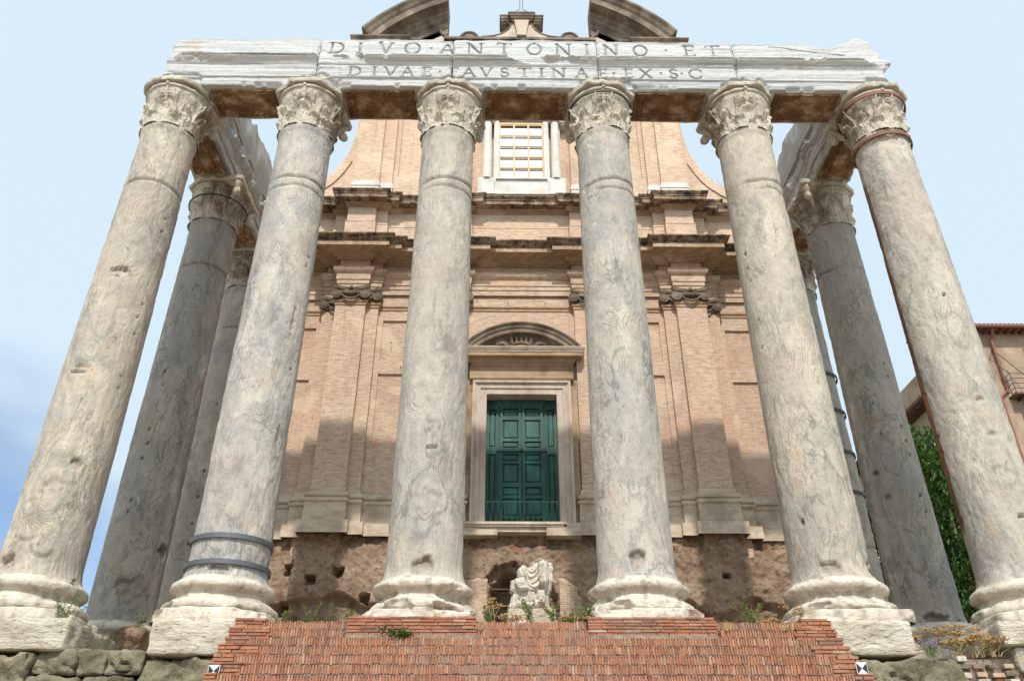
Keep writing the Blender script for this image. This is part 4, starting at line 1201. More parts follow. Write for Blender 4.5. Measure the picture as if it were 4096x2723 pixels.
for sg in (-1, 1):
    for (a, b_, yf, yb, z0c, nm, fl, sd) in ((5.40, 6.44, Yp, 7.95, 11.76, "pilaster", True, 0), (4.98, 5.40, Yih, 7.9, 11.80, "half_pilaster", False, -sg), (6.44, 6.98, Yoh, 8.2, 11.62, "half_pilaster", False, sg), (1.84, 2.5, Yih, 7.95, 11.80, "half_pilaster", False, 0)):
        m = MB()
        xa, xb = sorted((XC + sg * a, XC + sg * b_))
        m.box(xa, xb, yf, yb, 4.95, 13.0)
        pil = m.build(nm, M['brick'], ch)
        w_ = b_ - a + .06
        if nm == "pilaster":
            c_ = ionic((xa + xb) / 2, yf, z0c, 1.0)
        elif b_ == 2.5:
            c_ = ionic((xa + xb) / 2, yf, z0c, .66, False)
        else:
            cxm = (XC + sg * (6.90 - .36)) if a == 6.44 else (XC + sg * (5.06 + .36))
            c_ = ionic(cxm, yf, z0c, .80, False, sd)
        c_.build("pilaster_capital", M['pedstone'], pil, smooth=True, angle=50)
# --- string course, architrave, frieze, cornices (all follow the breaks of the plan)
HP = full(half_path())
def run(name, prof, mat, path=HP, smooth=False):
    m = MB(); m.sweep(path, prof, cap=False)
    return m.build(name, mat, ch)
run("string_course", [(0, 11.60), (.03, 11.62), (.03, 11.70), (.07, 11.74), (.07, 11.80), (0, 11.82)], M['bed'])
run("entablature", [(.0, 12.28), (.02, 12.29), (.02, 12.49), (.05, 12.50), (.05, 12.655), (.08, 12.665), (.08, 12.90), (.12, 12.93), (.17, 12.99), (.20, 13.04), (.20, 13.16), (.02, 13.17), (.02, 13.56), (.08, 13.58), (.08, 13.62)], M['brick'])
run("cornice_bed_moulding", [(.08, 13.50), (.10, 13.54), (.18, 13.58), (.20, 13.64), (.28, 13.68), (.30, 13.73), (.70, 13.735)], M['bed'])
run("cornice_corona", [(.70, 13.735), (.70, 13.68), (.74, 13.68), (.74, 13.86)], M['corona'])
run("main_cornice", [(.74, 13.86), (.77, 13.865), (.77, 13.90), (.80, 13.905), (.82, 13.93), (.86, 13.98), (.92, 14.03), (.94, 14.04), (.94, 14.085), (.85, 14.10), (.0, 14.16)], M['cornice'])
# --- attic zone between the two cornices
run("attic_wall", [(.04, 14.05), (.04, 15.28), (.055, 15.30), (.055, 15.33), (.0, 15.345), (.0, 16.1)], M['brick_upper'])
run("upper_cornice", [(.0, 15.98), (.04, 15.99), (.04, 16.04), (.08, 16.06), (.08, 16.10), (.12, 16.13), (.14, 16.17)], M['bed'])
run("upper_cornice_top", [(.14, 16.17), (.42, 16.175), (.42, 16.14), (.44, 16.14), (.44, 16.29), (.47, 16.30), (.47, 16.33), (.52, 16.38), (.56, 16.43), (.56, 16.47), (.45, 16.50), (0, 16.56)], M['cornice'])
# --- upper storey
UW = full([(0, 7.90), (4.95, 7.90), (4.95, 7.90), (6.60, 7.90), (6.60, 22)])
UW = [p for i, p in enumerate(UW) if i == 0 or p != UW[i - 1]]
m = MB(); m.sweep(UW, [(0, 16.3), (0, 24.2)], cap=False)
# window hole is covered by the surround: leave the wall behind it
m.build("upper_wall", M['brick_upper'], ch)
for sg in (-1, 1):
    m = MB()
    xa, xb = sorted((XC + sg * 1.95, XC + sg * 4.95))
    strips(m, xa, xb, [16.4, 17.83, 23.2, 24.0], 7.80, 7.93, sorted((XC + sg * 2.75, XC + sg * 4.78)))
    m.build("upper_panelled_bay", M['brick_upper'], ch)
    for (a, b_, yf, nm) in ((5.43, 6.42, 7.5, "upper_pilaster"), (4.95, 5.43, 7.65, "upper_half_pilaster"), (1.98, 2.5, 7.65, "upper_half_pilaster")):
        m = MB(); xa, xb = sorted((XC + sg * a, XC + sg * b_)); m.box(xa, xb, yf, 7.95, 17.35, 24.2)
        p_ = m.build(nm, M['brick_upper'], ch)
        m = MB(); e = .05
        m.box(xa - e, xb + e, yf - e, 7.96, 16.62, 16.93); m.box(xa - e * .5, xb + e * .5, yf - e * .5, 7.958, 16.93, 17.10)
        m.box(xa - e * 1.0, xb + e * 1.0, yf - e * 1.0, 7.962, 17.10, 17.22); m.box(xa - .015, xb + .015, yf - .015, 7.957, 17.22, 17.38)
        m.build("pilaster_base", M['whitestone'], p_)
    # scroll wing
    cur = [(6.52, 22.6), (6.58, 21.3), (6.63, 20.3), (6.78, 19.3), (6.92, 18.85), (7.12, 18.38), (7.33, 18.0), (7.58, 17.68), (7.98, 17.3), (8.4, 17.05), (8.75, 16.92)]
    fine = []
    for i in range(len(cur) - 1):
        for k in range(4):
            fine.append((cur[i][0] + (cur[i + 1][0] - cur[i][0]) * k / 4, cur[i][1] + (cur[i + 1][1] - cur[i][1]) * k / 4))
    fine.append(cur[-1])
    poly = [(6.3, 22.6)] + fine + [(8.75, 16.4), (6.3, 16.4)]
    pts = [(XC + sg * x, z_) for x, z_ in poly]
    if sg > 0: pts = pts[::-1]
    m = MB(); m.prism(pts, 7.86, 8.5)
    wing = m.build("scroll_wing", M['brick_upper'], ch)
    band = [(x + .0, z_) for x, z_ in fine if z_ < 19.0]
    m = MB()
    inner = [(x - .20 - .05 * (1 - i / len(band)), z_ - .26) for i, (x, z_) in enumerate(band)]
    inner = [(max(x, 6.6), z_) for x, z_ in inner]
    for (a, c), (a2, c2) in zip(zip(band[:-1], inner[:-1]), zip(band[1:], inner[1:])):
        q = [(XC + sg * p[0], p[1]) for p in (a, c, c2, a2)]
        m.prism(q if sg > 0 else q[::-1], 7.80, 7.90)
    m.build("scroll_band", M['brick_upper'], wing)
# --- window of the upper storey
def cyl(m, x, y, r0, r1, z0, z1, n=20):
    m.tube([(x, y, z0), (x, y, z0 + (z1 - z0) * .33), (x, y, z1)], [r0, r0, r1], n)
xw0, xw1 = -.79, .99
win = MB()
for (a, c, d, e_) in ((xw0 - .20, xw0, 17.44, 21.05), (xw1, xw1 + .20, 17.44, 21.05), (xw0 - .62, xw0 - .42, 17.44, 20.9), (xw1 + .42, xw1 + .66, 17.44, 20.9)):
    win.box(a, c, 7.58 if c - a < .21 and abs((a + c) / 2 - .1) < 1.2 else 7.66, 7.92, d, e_)
win.box(xw0 - .20, xw1 + .20, 7.58, 7.92, 21.05, 21.22)
win.box(xw0 - .26, xw1 + .26, 7.50, 7.92, 21.22, 21.32)
win.box(xw0 - .15, xw1 + .15, 7.44, 7.92, 16.70, 17.40)
win.box(xw0 - .10, xw1 + .10, 7.36, 7.92, 17.40, 17.47)
for s_ in (-1, 1):
    xm = .1 + s_ * 1.36
    win.box(xm - .31, xm + .31, 7.36, 7.93, 16.76, 17.44); win.box(xm - .33, xm + .33, 7.33, 7.93, 16.62, 16.78)
    win.box(xm - .42, xm + .42, 7.28, 7.93, 21.32, 22.0)
win.box(xw0 - .9, xw1 + .9, 7.40, 7.93, 21.34, 21.9)
win.sweep([(xw0 - 1.0, 7.9), (xw0 - 1.0, 7.45), (xw1 + 1.0, 7.45), (xw1 + 1.0, 7.9)], [(0, 21.9), (.05, 21.95), (.2, 22.0), (.25, 22.15), (0, 22.2)])
wsur = win.build("window_surround", M['whitestone'], ch)
for s_ in (-1, 1):
    xm = .1 + s_ * 1.34
    m = MB(); cyl(m, xm, 7.52, .185, .155, 17.50, 20.45)
    m.tube([(xm, 7.52, 17.44), (xm, 7.52, 17.50)], .23, 20); m.tube([(xm, 7.52, 17.50), (xm, 7.52, 17.54)], .205, 20)
    m.build("window_column", M['whitestone'], wsur, smooth=True, angle=40)
    for q in (0, 1):
        xx = xm if q == 0 else .1 + s_ * 1.72
        m = MB()
        m.tube([(xx, 7.55 + q * .14, 20.45), (xx, 7.55 + q * .14, 20.5), (xx, 7.55 + q * .14, 20.9)], [.19, .15, .24], 14)
        for k in range(10):
            a = R(180 + k * 20)
            for zz, rr in ((20.62, .20), (20.80, .24)):
                m.ball((xx + rr * math.cos(a), 7.55 + q * .14 + rr * math.sin(a), zz), (.05, .05, .09), 6, 5)
        for k in (-1, 1):
            m.ball((xx + k * .22, 7.36 + q * .14, 20.9), (.08, .06, .08), 8, 6)
        m.box(xx - .27, xx + .27, 7.30 + q * .14, 7.93, 20.96, 21.06)
        m.build("window_column_capital", M['whitestone'], wsur)
m = MB()
nxp, zrows = 3, [17.50, 17.74, 18.32, 18.90, 19.48, 20.06, 20.64, 21.05]
fw = .055
for x_ in [xw0 + fw / 2 + (xw1 - xw0 - fw) * i / 3 for i in range(4)]:
    m.box(x_ - fw / 2 - .01, x_ + fw / 2 + .01, 7.74, 7.80, 17.46, 20.7)
for z_ in zrows[1:-1]:
    m.box(xw0, xw1, 7.745, 7.795, z_ - .03, z_ + .03)
m.box(xw0, xw1, 7.743, 7.797, 17.46, 17.50); m.box(xw0, xw1, 7.735, 7.80, 20.66, 20.76)
wfr = m.build("window_frame", M['woodframe'], ch)
m = MB(); m.box(xw0, xw1, 7.83, 7.85, 17.46, 20.70)
m.build("pane", M['glass'], wfr)
m = MB(); m.box(xw0, xw1, 7.82, 7.88, 20.76, 21.05)
m.build("window_transom", M['lintelstone'], wfr)
# --- top entablature, broken pediment and central crest
TP = full([(0, 7.82), (4.95, 7.82), (4.95, 7.65), (5.40, 7.65), (5.40, 7.5), (6.44, 7.5), (6.44, 7.85), (6.6, 7.85), (6.6, 22)])
m = MB(); m.sweep(TP, [(0, 23.3), (.05, 23.32), (.05, 23.6), (.12, 23.65), (.03, 23.7), (.03, 24.3), (.15, 24.35), (.30, 24.5), (.65, 24.55), (.65, 24.70), (.75, 24.82), (.75, 24.88), (0, 24.92)], cap=False)
m.build("top_entablature", M['pedstone'], ch)
m = MB()
m.box(XC - 3.2, XC + 3.2, 7.62, 8.6, 24.9, 25.62); m.box(XC - 3.3, XC + 3.35, 7.50, 8.62, 25.62, 25.76)
m.build("parapet_coping", M['pedstone'], ch)
RC, ZC = 8.30, 20.5
prof = [(0.0, 8.32), (1.10, 8.30), (1.10, 8.20), (1.0, 8.10), (.94, 8.0), (.86, 7.92), (.86, 7.62), (.40, 7.60), (.38, 7.42), (.30, 7.38), (.28, 7.20), (.18, 7.12), (.13, 6.9), (.08, 6.85), (.08, 6.55), (.0, 6.5), (-.55, 6.5), (-.55, 8.32)]
for sg in (-1, 1):
    m = MB()
    nA = 30
    a0, a1 = math.acos(6.75 / 8.30), math.acos(3.18 / 8.30)
    V = np.zeros((nA, len(prof) + 1, 3))
    for i in range(nA):
        a = a0 + (a1 - a0) * i / (nA - 1)
        for j, (d, r) in enumerate(prof + prof[:1]):
            rr = r
            a_ = a0 + (math.acos(3.18 / rr) - a0) * i / (nA - 1)
            V[i, j] = (XC + sg * rr * math.cos(a_), 7.82 - d, ZC + rr * math.sin(a_))
    V[:, :, 2] = np.maximum(V[:, :, 2], 24.92)
    m.grid(V, flip=(sg > 0))
    k = len(prof)
    m.f.append(tuple((nA - 1) * (k + 1) + j for j in range(k))); m.c.append(0.0)
    m.f.append(tuple(j for j in range(k))[::-1]); m.c.append(0.0)
    m.build("broken_pediment", M['pedstone'], ch)
    # plastered wall below, ending in a concave curve towards the middle
    cc = [(3.05, 25.7), (3.25, 25.9), (3.45, 26.1), (3.62, 26.4), (3.72, 26.8), (3.74, 27.2), (6.2, 26.0), (6.4, 25.3), (3.05, 25.3)]
    pts = [(XC + sg * x, z_) for x, z_ in cc]
    if sg > 0: pts = pts[::-1]
    m = MB(); m.prism(pts[::-1], 7.74, 8.3)
    m.build("pediment_wall", M['plaster'], ch)
    m = MB()
    c2 = [(2.9, 25.78), (3.2, 25.98), (3.42, 26.2), (3.57, 26.5), (3.66, 26.9)]
    m.tube([(XC + sg * x, 7.72, z_) for x, z_ in c2], .07, 8)
    m.build("curved_moulding", M['pedstone'], ch, smooth=True)
    m = MB()
    m.tube([(XC + sg * (2.2 + .34 * math.cos(R(q))), 7.55, 25.78 + .30 * math.sin(R(q))) for q in range(0, 181, 15)], .07, 8)
    m.ball((XC + sg * 2.2, 7.6, 25.78), (.30, .1, .26), 16, 8)
    m.build("little_arch_ornament", M['pedstone'], ch, smooth=True)
# crest
crest = [(-1.75, 25.78), (-1.2, 25.86), (-.85, 26.02), (-.62, 26.25), (-.5, 26.5), (-.46, 26.72), (.46, 26.72), (.5, 26.5), (.62, 26.25), (.85, 26.02), (1.2, 25.86), (1.75, 25.78)]
xk = .15
m = MB(); m.prism([(xk + x, z_) for x, z_ in crest][::-1], 7.55, 8.3)
m.prism([(xk - .33, 26.78), (xk + .33, 26.78), (xk + .22, 26.1), (xk + .2, 25.78), (xk - .2, 25.78), (xk - .22, 26.1)], 7.40, 7.56)
cr_ = m.build("crest_pedestal", M['plaster'], ch)
for s_ in (-1, 1):
    m = MB()
    e = [(xk + s_ * x, 7.56, z_ + .02) for x, z_ in crest[6:]]
    m.tube(e, .05, 8)
    m.tube([(xk + s_ * (.62 + .09 * (1 - t / 14) * math.cos(t * .55)), 7.54, 26.70 + .09 * (1 - t / 14) * math.sin(t * .55)) for t in range(13)], .03, 6)
    m.build("crest_scroll", M['pedstone'], cr_, smooth=True)
m = MB()
CP = [(xk - .78, 8.3), (xk - .78, 7.62), (xk - .40, 7.62), (xk - .40, 7.46), (xk + .40, 7.46), (xk + .40, 7.62), (xk + .78, 7.62), (xk + .78, 8.3)]
m.sweep(CP, [(-.1, 26.70), (.03, 26.74), (.03, 26.82), (.10, 26.86), (.12, 26.95), (.16, 26.97), (.16, 27.06), (.20, 27.10), (.20, 27.16), (-.3, 27.18)])
m.box(xk - .7, xk + .7, 7.7, 8.3, 25.8, 27.0)
m.box(xk - .32, xk + .32, 7.6, 8.2, 27.17, 27.3)
m.build("crest_cornice", M['pedstone'], cr_)
m = MB()
m.sweep([(xk - .2, 8.1), (xk - .2, 7.7), (xk + .2, 7.7), (xk + .2, 8.1)], [(0, 27.3), (.06, 27.32), (.0, 27.42), (.0, 27.5), (.06, 27.62), (.06, 27.66), (-.19, 27.67)])
m.build("cross_socket", M['whitestone'], cr_)
cross = thing("roof_cross", "thin dark iron cross on curled feet, on top of the church crest", "cross", (xk, 7.8, 27.66))
m = MB()
for s_ in (-1, 1):
    m.tube([(xk + s_ * .22, 7.7, 27.68), (xk + s_ * .25, 7.7, 27.76), (xk + s_ * .18, 7.7, 27.83), (xk + s_ * .09, 7.7, 27.82), (xk + s_ * .065, 7.7, 27.9), (xk + s_ * .065, 7.7, 29.8)], .014, 6)
m.box(xk - .5, xk + .5, 7.68, 7.72, 29.1, 29.16)
m.build("cross_bars", M['darkiron'], cross)
# --- door and its surround
XD = 0.045
m = MB()
def frame(m, xi, zi, w, yf, yb, z0):
    m.box(XD - xi - w, XD - xi, yf, yb, z0, zi + w); m.box(XD + xi, XD + xi + w, yf, yb, z0, zi + w)
    m.box(XD - xi, XD + xi, yf, yb, zi, zi + w)
frame(m, 1.145, 8.29, .20, 7.64, 8.55, 3.88); frame(m, 1.345, 8.49, .14, 7.60, 7.92, 3.88); frame(m, 1.485, 8.63, .04, 7.57, 7.92, 3.88); frame(m, 1.525, 8.67, .08, 7.53, 7.92, 3.88)
dfr = m.build("door_surround", M['framestone'], ch)
for q in (-1, 1):
    m = MB(); m.box(*sorted((XD + q * 1.61, XD + q * 1.80)), 7.71, 7.9, 3.9, 8.80)
    m.build("door_backing_strip", M['lintelstone'], ch)
m = MB()
m.box(XD - 1.72, XD + 1.72, 7.62, 7.9, 8.80, 9.40)
DP = [(XD - 1.66, 7.9), (XD - 1.66, 7.62), (XD + 1.66, 7.62), (XD + 1.66, 7.9)]
m.sweep(DP, [(0, 8.80), (.05, 8.81), (.07, 8.86), (.05, 8.90), (0, 8.92)], cap=False)
m.build("door_frieze", M['lintelstone'], ch)
m = MB()
m.sweep(DP, [(0, 9.32), (.04, 9.33), (.05, 9.40), (.10, 9.42), (.14, 9.50), (.16, 9.56), (.34, 9.565), (.34, 9.54), (.36, 9.54), (.36, 9.67)], cap=False)
m.build("door_cornice_soffit", M['lintelstone'], ch)
m = MB()
m.sweep(DP, [(.36, 9.67), (.38, 9.675), (.38, 9.70), (.42, 9.76), (.45, 9.82), (.45, 9.85), (0, 9.87)], cap=False)
m.build("door_cornice", M['framestone'], ch)
# segmental pediment over the door
ww, hh = 2.08, 1.06
Rr = (ww * ww + hh * hh) / (2 * hh); zc_ = 9.85 + hh - Rr
pp = [(0, Rr), (.42, Rr - .01), (.42, Rr - .06), (.36, Rr - .12), (.34, Rr - .20), (.30, Rr - .22), (.30, Rr - .36), (.08, Rr - .37), (.06, Rr - .48), (0, Rr - .56), (-.1, Rr - .56)]
am = math.asin(ww / Rr)
V = np.zeros((49, len(pp), 3))
for i in range(49):
    a = -am + 2 * am * i / 48
    for j, (d, r) in enumerate(pp):
        V[i, j] = (XD + r * math.sin(a), 7.72 - d, max(zc_ + r * math.cos(a), 9.86))
m = MB(); m.grid(V, flip=False)
m.build("door_pediment_arch", M['pedstone'], ch, smooth=True, angle=25)
m = MB()
fan = [(XD + (Rr - .45) * math.sin(-am + 2 * am * i / 24), max(zc_ + (Rr - .45) * math.cos(-am + 2 * am * i / 24), 9.86)) for i in range(25)]
m.prism(fan[::-1], 7.70, 7.85)
tym = m.build("pediment_tympanum", M['lintelstone'], ch)
m = MB()
cz0 = 9.90
for k in range(-2, 3):
    xx = XD + k * .15
    m.add([(xx - .06, 7.52, cz0 + .26), (xx + .06, 7.52, cz0 + .26), (xx + k * .02, 7.50, cz0 + .50), (xx - .06, 7.60, cz0 + .26), (xx + .06, 7.60, cz0 + .26)], [(0, 1, 2), (3, 2, 4), (0, 2, 3), (1, 4, 2)])
m.tube([(XD + .36 * math.cos(R(q)), 7.62 - .14 * math.sin(R(q)), cz0 + .20 - .05 * math.cos(2 * R(q))) for q in range(0, 181, 12)], .055, 8)
m.tube([(XD + .33 * math.cos(R(q)), 7.62 - .13 * math.sin(R(q)), cz0 + .09) for q in range(0, 181, 12)], .04, 8)
for s_ in (-1, 1):
    for k in range(8):
        q = k / 7
        x0_ = XD + s_ * (.36 + .02 * k)
        L = .25 + .62 * (1 - abs(q - .45))
        m.tube([(x0_, 7.62, cz0 + .12 + .03 * k), (x0_ + s_ * L * .45, 7.60, cz0 + .30 + .035 * k), (x0_ + s_ * L * .8, 7.60, cz0 + .26 + .028 * k), (x0_ + s_ * L * 1.05, 7.62, cz0 + .06 + .02 * k)], [.02, .028, .024, .012], 6)
m.build("crown_relief", M['pedstone'], tym, smooth=True, angle=60)
# the door leaf
def door_panel(m, x0, x1, z0, z1, y):
    for (a, b_, c, d, p) in ((x0, x1, z0, z0 + .035, .02), (x0, x1, z1 - .035, z1, .03), (x0, x0 + .035, z0, z1, .021), (x1 - .035, x1, z0, z1, .021)):
        m.box(a, b_, y - p, y + .02, c, d)
    m.box(x0 + .07, x1 - .07, y - .015, y + .02, z0 + .07, z1 - .07)
YD = 8.12
m = MB(); m.box(XD - 1.15, XD + 1.15, YD + .02, YD + .12, 3.86, 8.30)
door = m.build("door", M['door'], ch)
PZ = [(7.70, 7.98), (6.90, 7.56), (6.58, 6.80), (6.13, 6.36), (5.40, 6.03), (4.98, 5.26), (4.33, 4.88), (3.98, 4.22)]
def leaf(m, x0, x1, zs, z0, z1, st, y):
    """stiles and rails standing proud, a raised field sunk in every opening"""
    m.box(x0, x0 + st, y - .06, y + .03, z0, z1); m.box(x1 - st, x1, y - .06, y + .03, z0, z1)
    e = [z0] + [q for p_ in zs[::-1] for q in p_] + [z1]
    for a, c in zip(e[0::2], e[1::2]):
        m.box(x0 + st, x1 - st, y - .06, y + .03, a, c)
    for a, c in zs:
        X0, X1 = x0 + st, x1 - st
        m.box(X0, X1, y - .005, y + .03, a, c)
        q = .055
        m.add([(X0 + .02, y - .006, a + .02), (X1 - .02, y - .006, a + .02), (X1 - .02, y - .006, c - .02), (X0 + .02, y - .006, c - .02),
               (X0 + q, y - .035, a + q), (X1 - q, y - .035, a + q), (X1 - q, y - .035, c - q), (X0 + q, y - .035, c - q)],
              [(0, 1, 5, 4), (1, 2, 6, 5), (2, 3, 7, 6), (3, 0, 4, 7), (4, 5, 6, 7)])
for s_ in (-1, 1):
    m = MB(); a, b_ = sorted((XD + s_ * .015, XD + s_ * .70))
    leaf(m, a, b_, PZ, 3.9, 8.05, .085, YD)
    m.build("door_leaf", M['door'], door)
    m = MB(); a, b_ = sorted((XD + s_ * .76, XD + s_ * 1.14))
    leaf(m, a, b_, [(6.62, 7.95), (4.1, 6.36)], 3.9, 8.28, .07, YD + .03)
    m.box(*sorted((XD + s_ * .70, XD + s_ * .76)), YD - .09, YD + .019, 3.9, 6.43)
    m.build("door_side_panel", M['door'], door)
m = MB()
m.box(XD - .80, XD + .80, YD - .11, YD + .019, 6.43, 6.50)
m.build("door_rail", M['door'], door)
m = MB()
m.box(XD - .76, XD + .76, YD - .07, YD + .019, 8.05, 8.28)
m.build("door_rail", M['door'], door)
m = MB(); m.ball((XD, YD - .12, 6.47), .05, 8, 6); m.ball((XD + .03, YD - .07, 5.15), .025, 8, 6)
m.build("door_handle", M['darkiron'], door)
rail = MB()
rail.tube([(XD - 1.16, 7.66, 4.62), (XD + 1.16, 7.66, 4.62)], .016, 6)
for i in range(14):
    xa = XD - 1.14 + 2.28 * i / 14; xb = XD - 1.14 + 2.28 * (i + 1) / 14
    rail.tube([(xa, 7.66, 3.92), ((xa + xb) / 2, 7.66, 4.62)], .005, 5); rail.tube([((xa + xb) / 2, 7.66, 4.62), (xb, 7.66, 3.92)], .005, 5)
tag(rail.build("zigzag_railing", M['green']), "low green zigzag wire railing across the foot of the green door", "railing")
# sill and travertine dado
m = MB()
nS = 60
xs = np.linspace(XD - 1.75, XD + 1.62, nS)
m.box(XD - 1.9, XD + 1.30, 7.26, 8.5, 3.80, 3.875); m.box(XD - 1.88, XD + 1.22, 7.30, 8.5, 3.74, 3.80)
m.box(XD - 1.88, XD - .75, 7.36, 8.5, 3.50, 3.745); m.box(XD - .75, XD + .7, 7.38, 8.5, 3.60, 3.743); m.box(XD + .7, XD + 1.72, 7.32, 8.5, 3.48, 3.741)
m.box(XD + 1.30, XD + 1.72, 7.31, 8.5, 3.741, 3.87)
m.build("door_sill", M['travertine_wall'], ch)
DADO = [(.24, 3.52), (.24, 3.90), (.12, 3.91), (.12, 4.20), (.11, 4.205), (.11, 4.50), (.15, 4.51), (.17, 4.56), (.15, 4.60), (.09, 4.62), (.08, 4.66), (.14, 4.69), (.15, 4.74), (.14, 4.79), (.07, 4.81), (.05, 4.84), (.05, 4.98), (0, 5.0)]
hp = half_path()
for sg in (-1, 1):
    q = [(1.76, Yw)] + hp[1:]
    path = [(XC + sg * x, y) for x, y in q]
    if sg < 0: path = path[::-1]
    m = MB(); m.sweep(path, DADO)
    m.build("travertine_dado", M['travertine_wall'], ch)
# red paint smear and iron pegs are part of the wall surface
m = MB()
for (x, z_) in ((-4.4, 10.3), (-4.0, 9.35), (.7, 12.2), (.3, 12.25), (-.4, 11.95), (.9, 11.95), (-.1, 13.3), (3.3, 10.3), (4.4, 10.0)):
    m = MB(); m.tube([(x, 7.83, z_), (x, 7.70, z_), (x, 7.69, z_ - .07)], .012, 5); m.build("iron_peg", M['darkiron'], ch)


# ================================================================== RUBBLE WALL UNDER THE CHURCH
rw = thing("rubble_wall", "brown rough Roman concrete wall with a dark arched niche, under the church's travertine base", "wall", (0, 7.6, FLOOR))
nx, nzv = 460, 118
xs = np.linspace(-8.8, 8.8, nx); zs = np.linspace(FLOOR - .05, 3.58, nzv)
X, Z = np.meshgrid(xs, zs, indexing='ij')
Pn = np.stack([X, 0 * X, Z], -1)
y = 7.62 + .0 * X
y = y + .05 * fbm(Pn * 1.2, 4, 3)
y = y - .22 * sstep(5.30, 5.42, np.abs(X) + .03 * vnoise(Pn * 3, 8)) * sstep(6.72, 6.60, np.abs(X) + .03 * vnoise(Pn * 3, 9))
y = y + .30 * sstep(6.6, 6.8, np.abs(X))
# undercut along the bottom and a crumbled course at the top
und = 1.35 + .45 * fbm(Pn * np.array([.7, 1, .2]), 3, 6) - .4 * (np.abs(X) > 4.6) * 0
y = y + .28 * sstep(und + .08, und - .08, Z) * (np.abs(X) > 2.2)
y = y + .10 * sstep(3.1, 3.45, Z)
y = y - (.045 + .06 * sstep(und + .1, und - .1, Z)) * fbm(Pn * 4.2, 4, 12) - .022 * fbm(Pn * 11, 3, 13)
for (hx, hz, s_) in ((-6.75, 2.6, .13), (-6.8, 1.55, .12), (-5.3, 2.45, .10), (-6.05, 2.2, .12), (-4.5, 1.72, .12), (4.95, 1.05, .14), (6.7, 1.0, .13), (-3.6, .95, .16), (5.9, 2.35, .08)):
    y = y + .45 * sstep(1.2, .75, np.maximum(np.abs(X - hx) / (s_ * 1.2), np.abs(Z - hz) / s_) + .25 * fbm(Pn * 7, 2, 14))
# niche with a ragged arch
niche = np.maximum(np.abs(X - .02) / (.98 + .10 * fbm(Pn * 3, 3, 15)), (Z - 1.5) / (1.22 * np.sqrt(np.clip(1 - ((X + .1) / 1.25) ** 2, .05, 1)) + .12 * fbm(Pn * 4, 3, 16)))
y = y + .35 * sstep(1.05, .95, niche) * (.9 + .3 * fbm(Pn * np.array([2, 1, 9]), 3, 19))
deep = np.maximum(np.abs(X + .25) / (.62 + .08 * fbm(Pn * 3, 3, 17)), (Z - 1.3) / (1.22 * np.sqrt(np.clip(1 - ((X + .1) / 1.0) ** 2, .05, 1)) + .1 * fbm(Pn * 4, 3, 18)))
y = y + 1.1 * sstep(1.04, .97, deep)
m = MB(); m.grid(np.stack([X, y, Z], -1))
m.build("concrete_core", M['rubble'], rw, smooth=True, angle=60)
for sg in (-1, 1):
    # surviving brick facing at each side of the niche, ragged towards the outside
    nx2, nz2 = 60, 90
    U, W = np.meshgrid(np.linspace(0, 1, nx2), np.linspace(0, 1, nz2), indexing='ij')
    zz = .2 + 2.1 * W
    zz = zz - (.25 * U ** 2 * W if sg > 0 else 0.16 * U * W * W) + .05 * fbm(np.stack([U * 3, W * 0, U * 0 + sg], -1), 3, 31) * W
    wid = (.75 - .28 * np.abs(np.round(zz * 14) / 14 - 1.2) * (np.round(zz * 7) % 2 * .3 + .8)) if sg > 0 else (.95 + 0 * zz)
    xx = XC + .0 + sg * (1.03 + U * wid)
    Pq = np.stack([xx, 0 * xx, zz], -1)
    yy = 7.47 + .012 * fbm(Pq * 6, 3, 30) + .10 * sstep(.9, 1, U) + .1 * sstep(.95, 1, W)
    m = MB(); m.grid(np.stack([xx, yy, zz], -1), flip=(sg < 0))
    m.build("niche_brickwork", M['brick_niche'], rw, smooth=True)
m = MB(); m.tube([(-1.0, 7.55, 1.98), (.1, 7.62, 1.98)], .015, 5)
m.build("iron_bar", M['rustmetal'], rw)

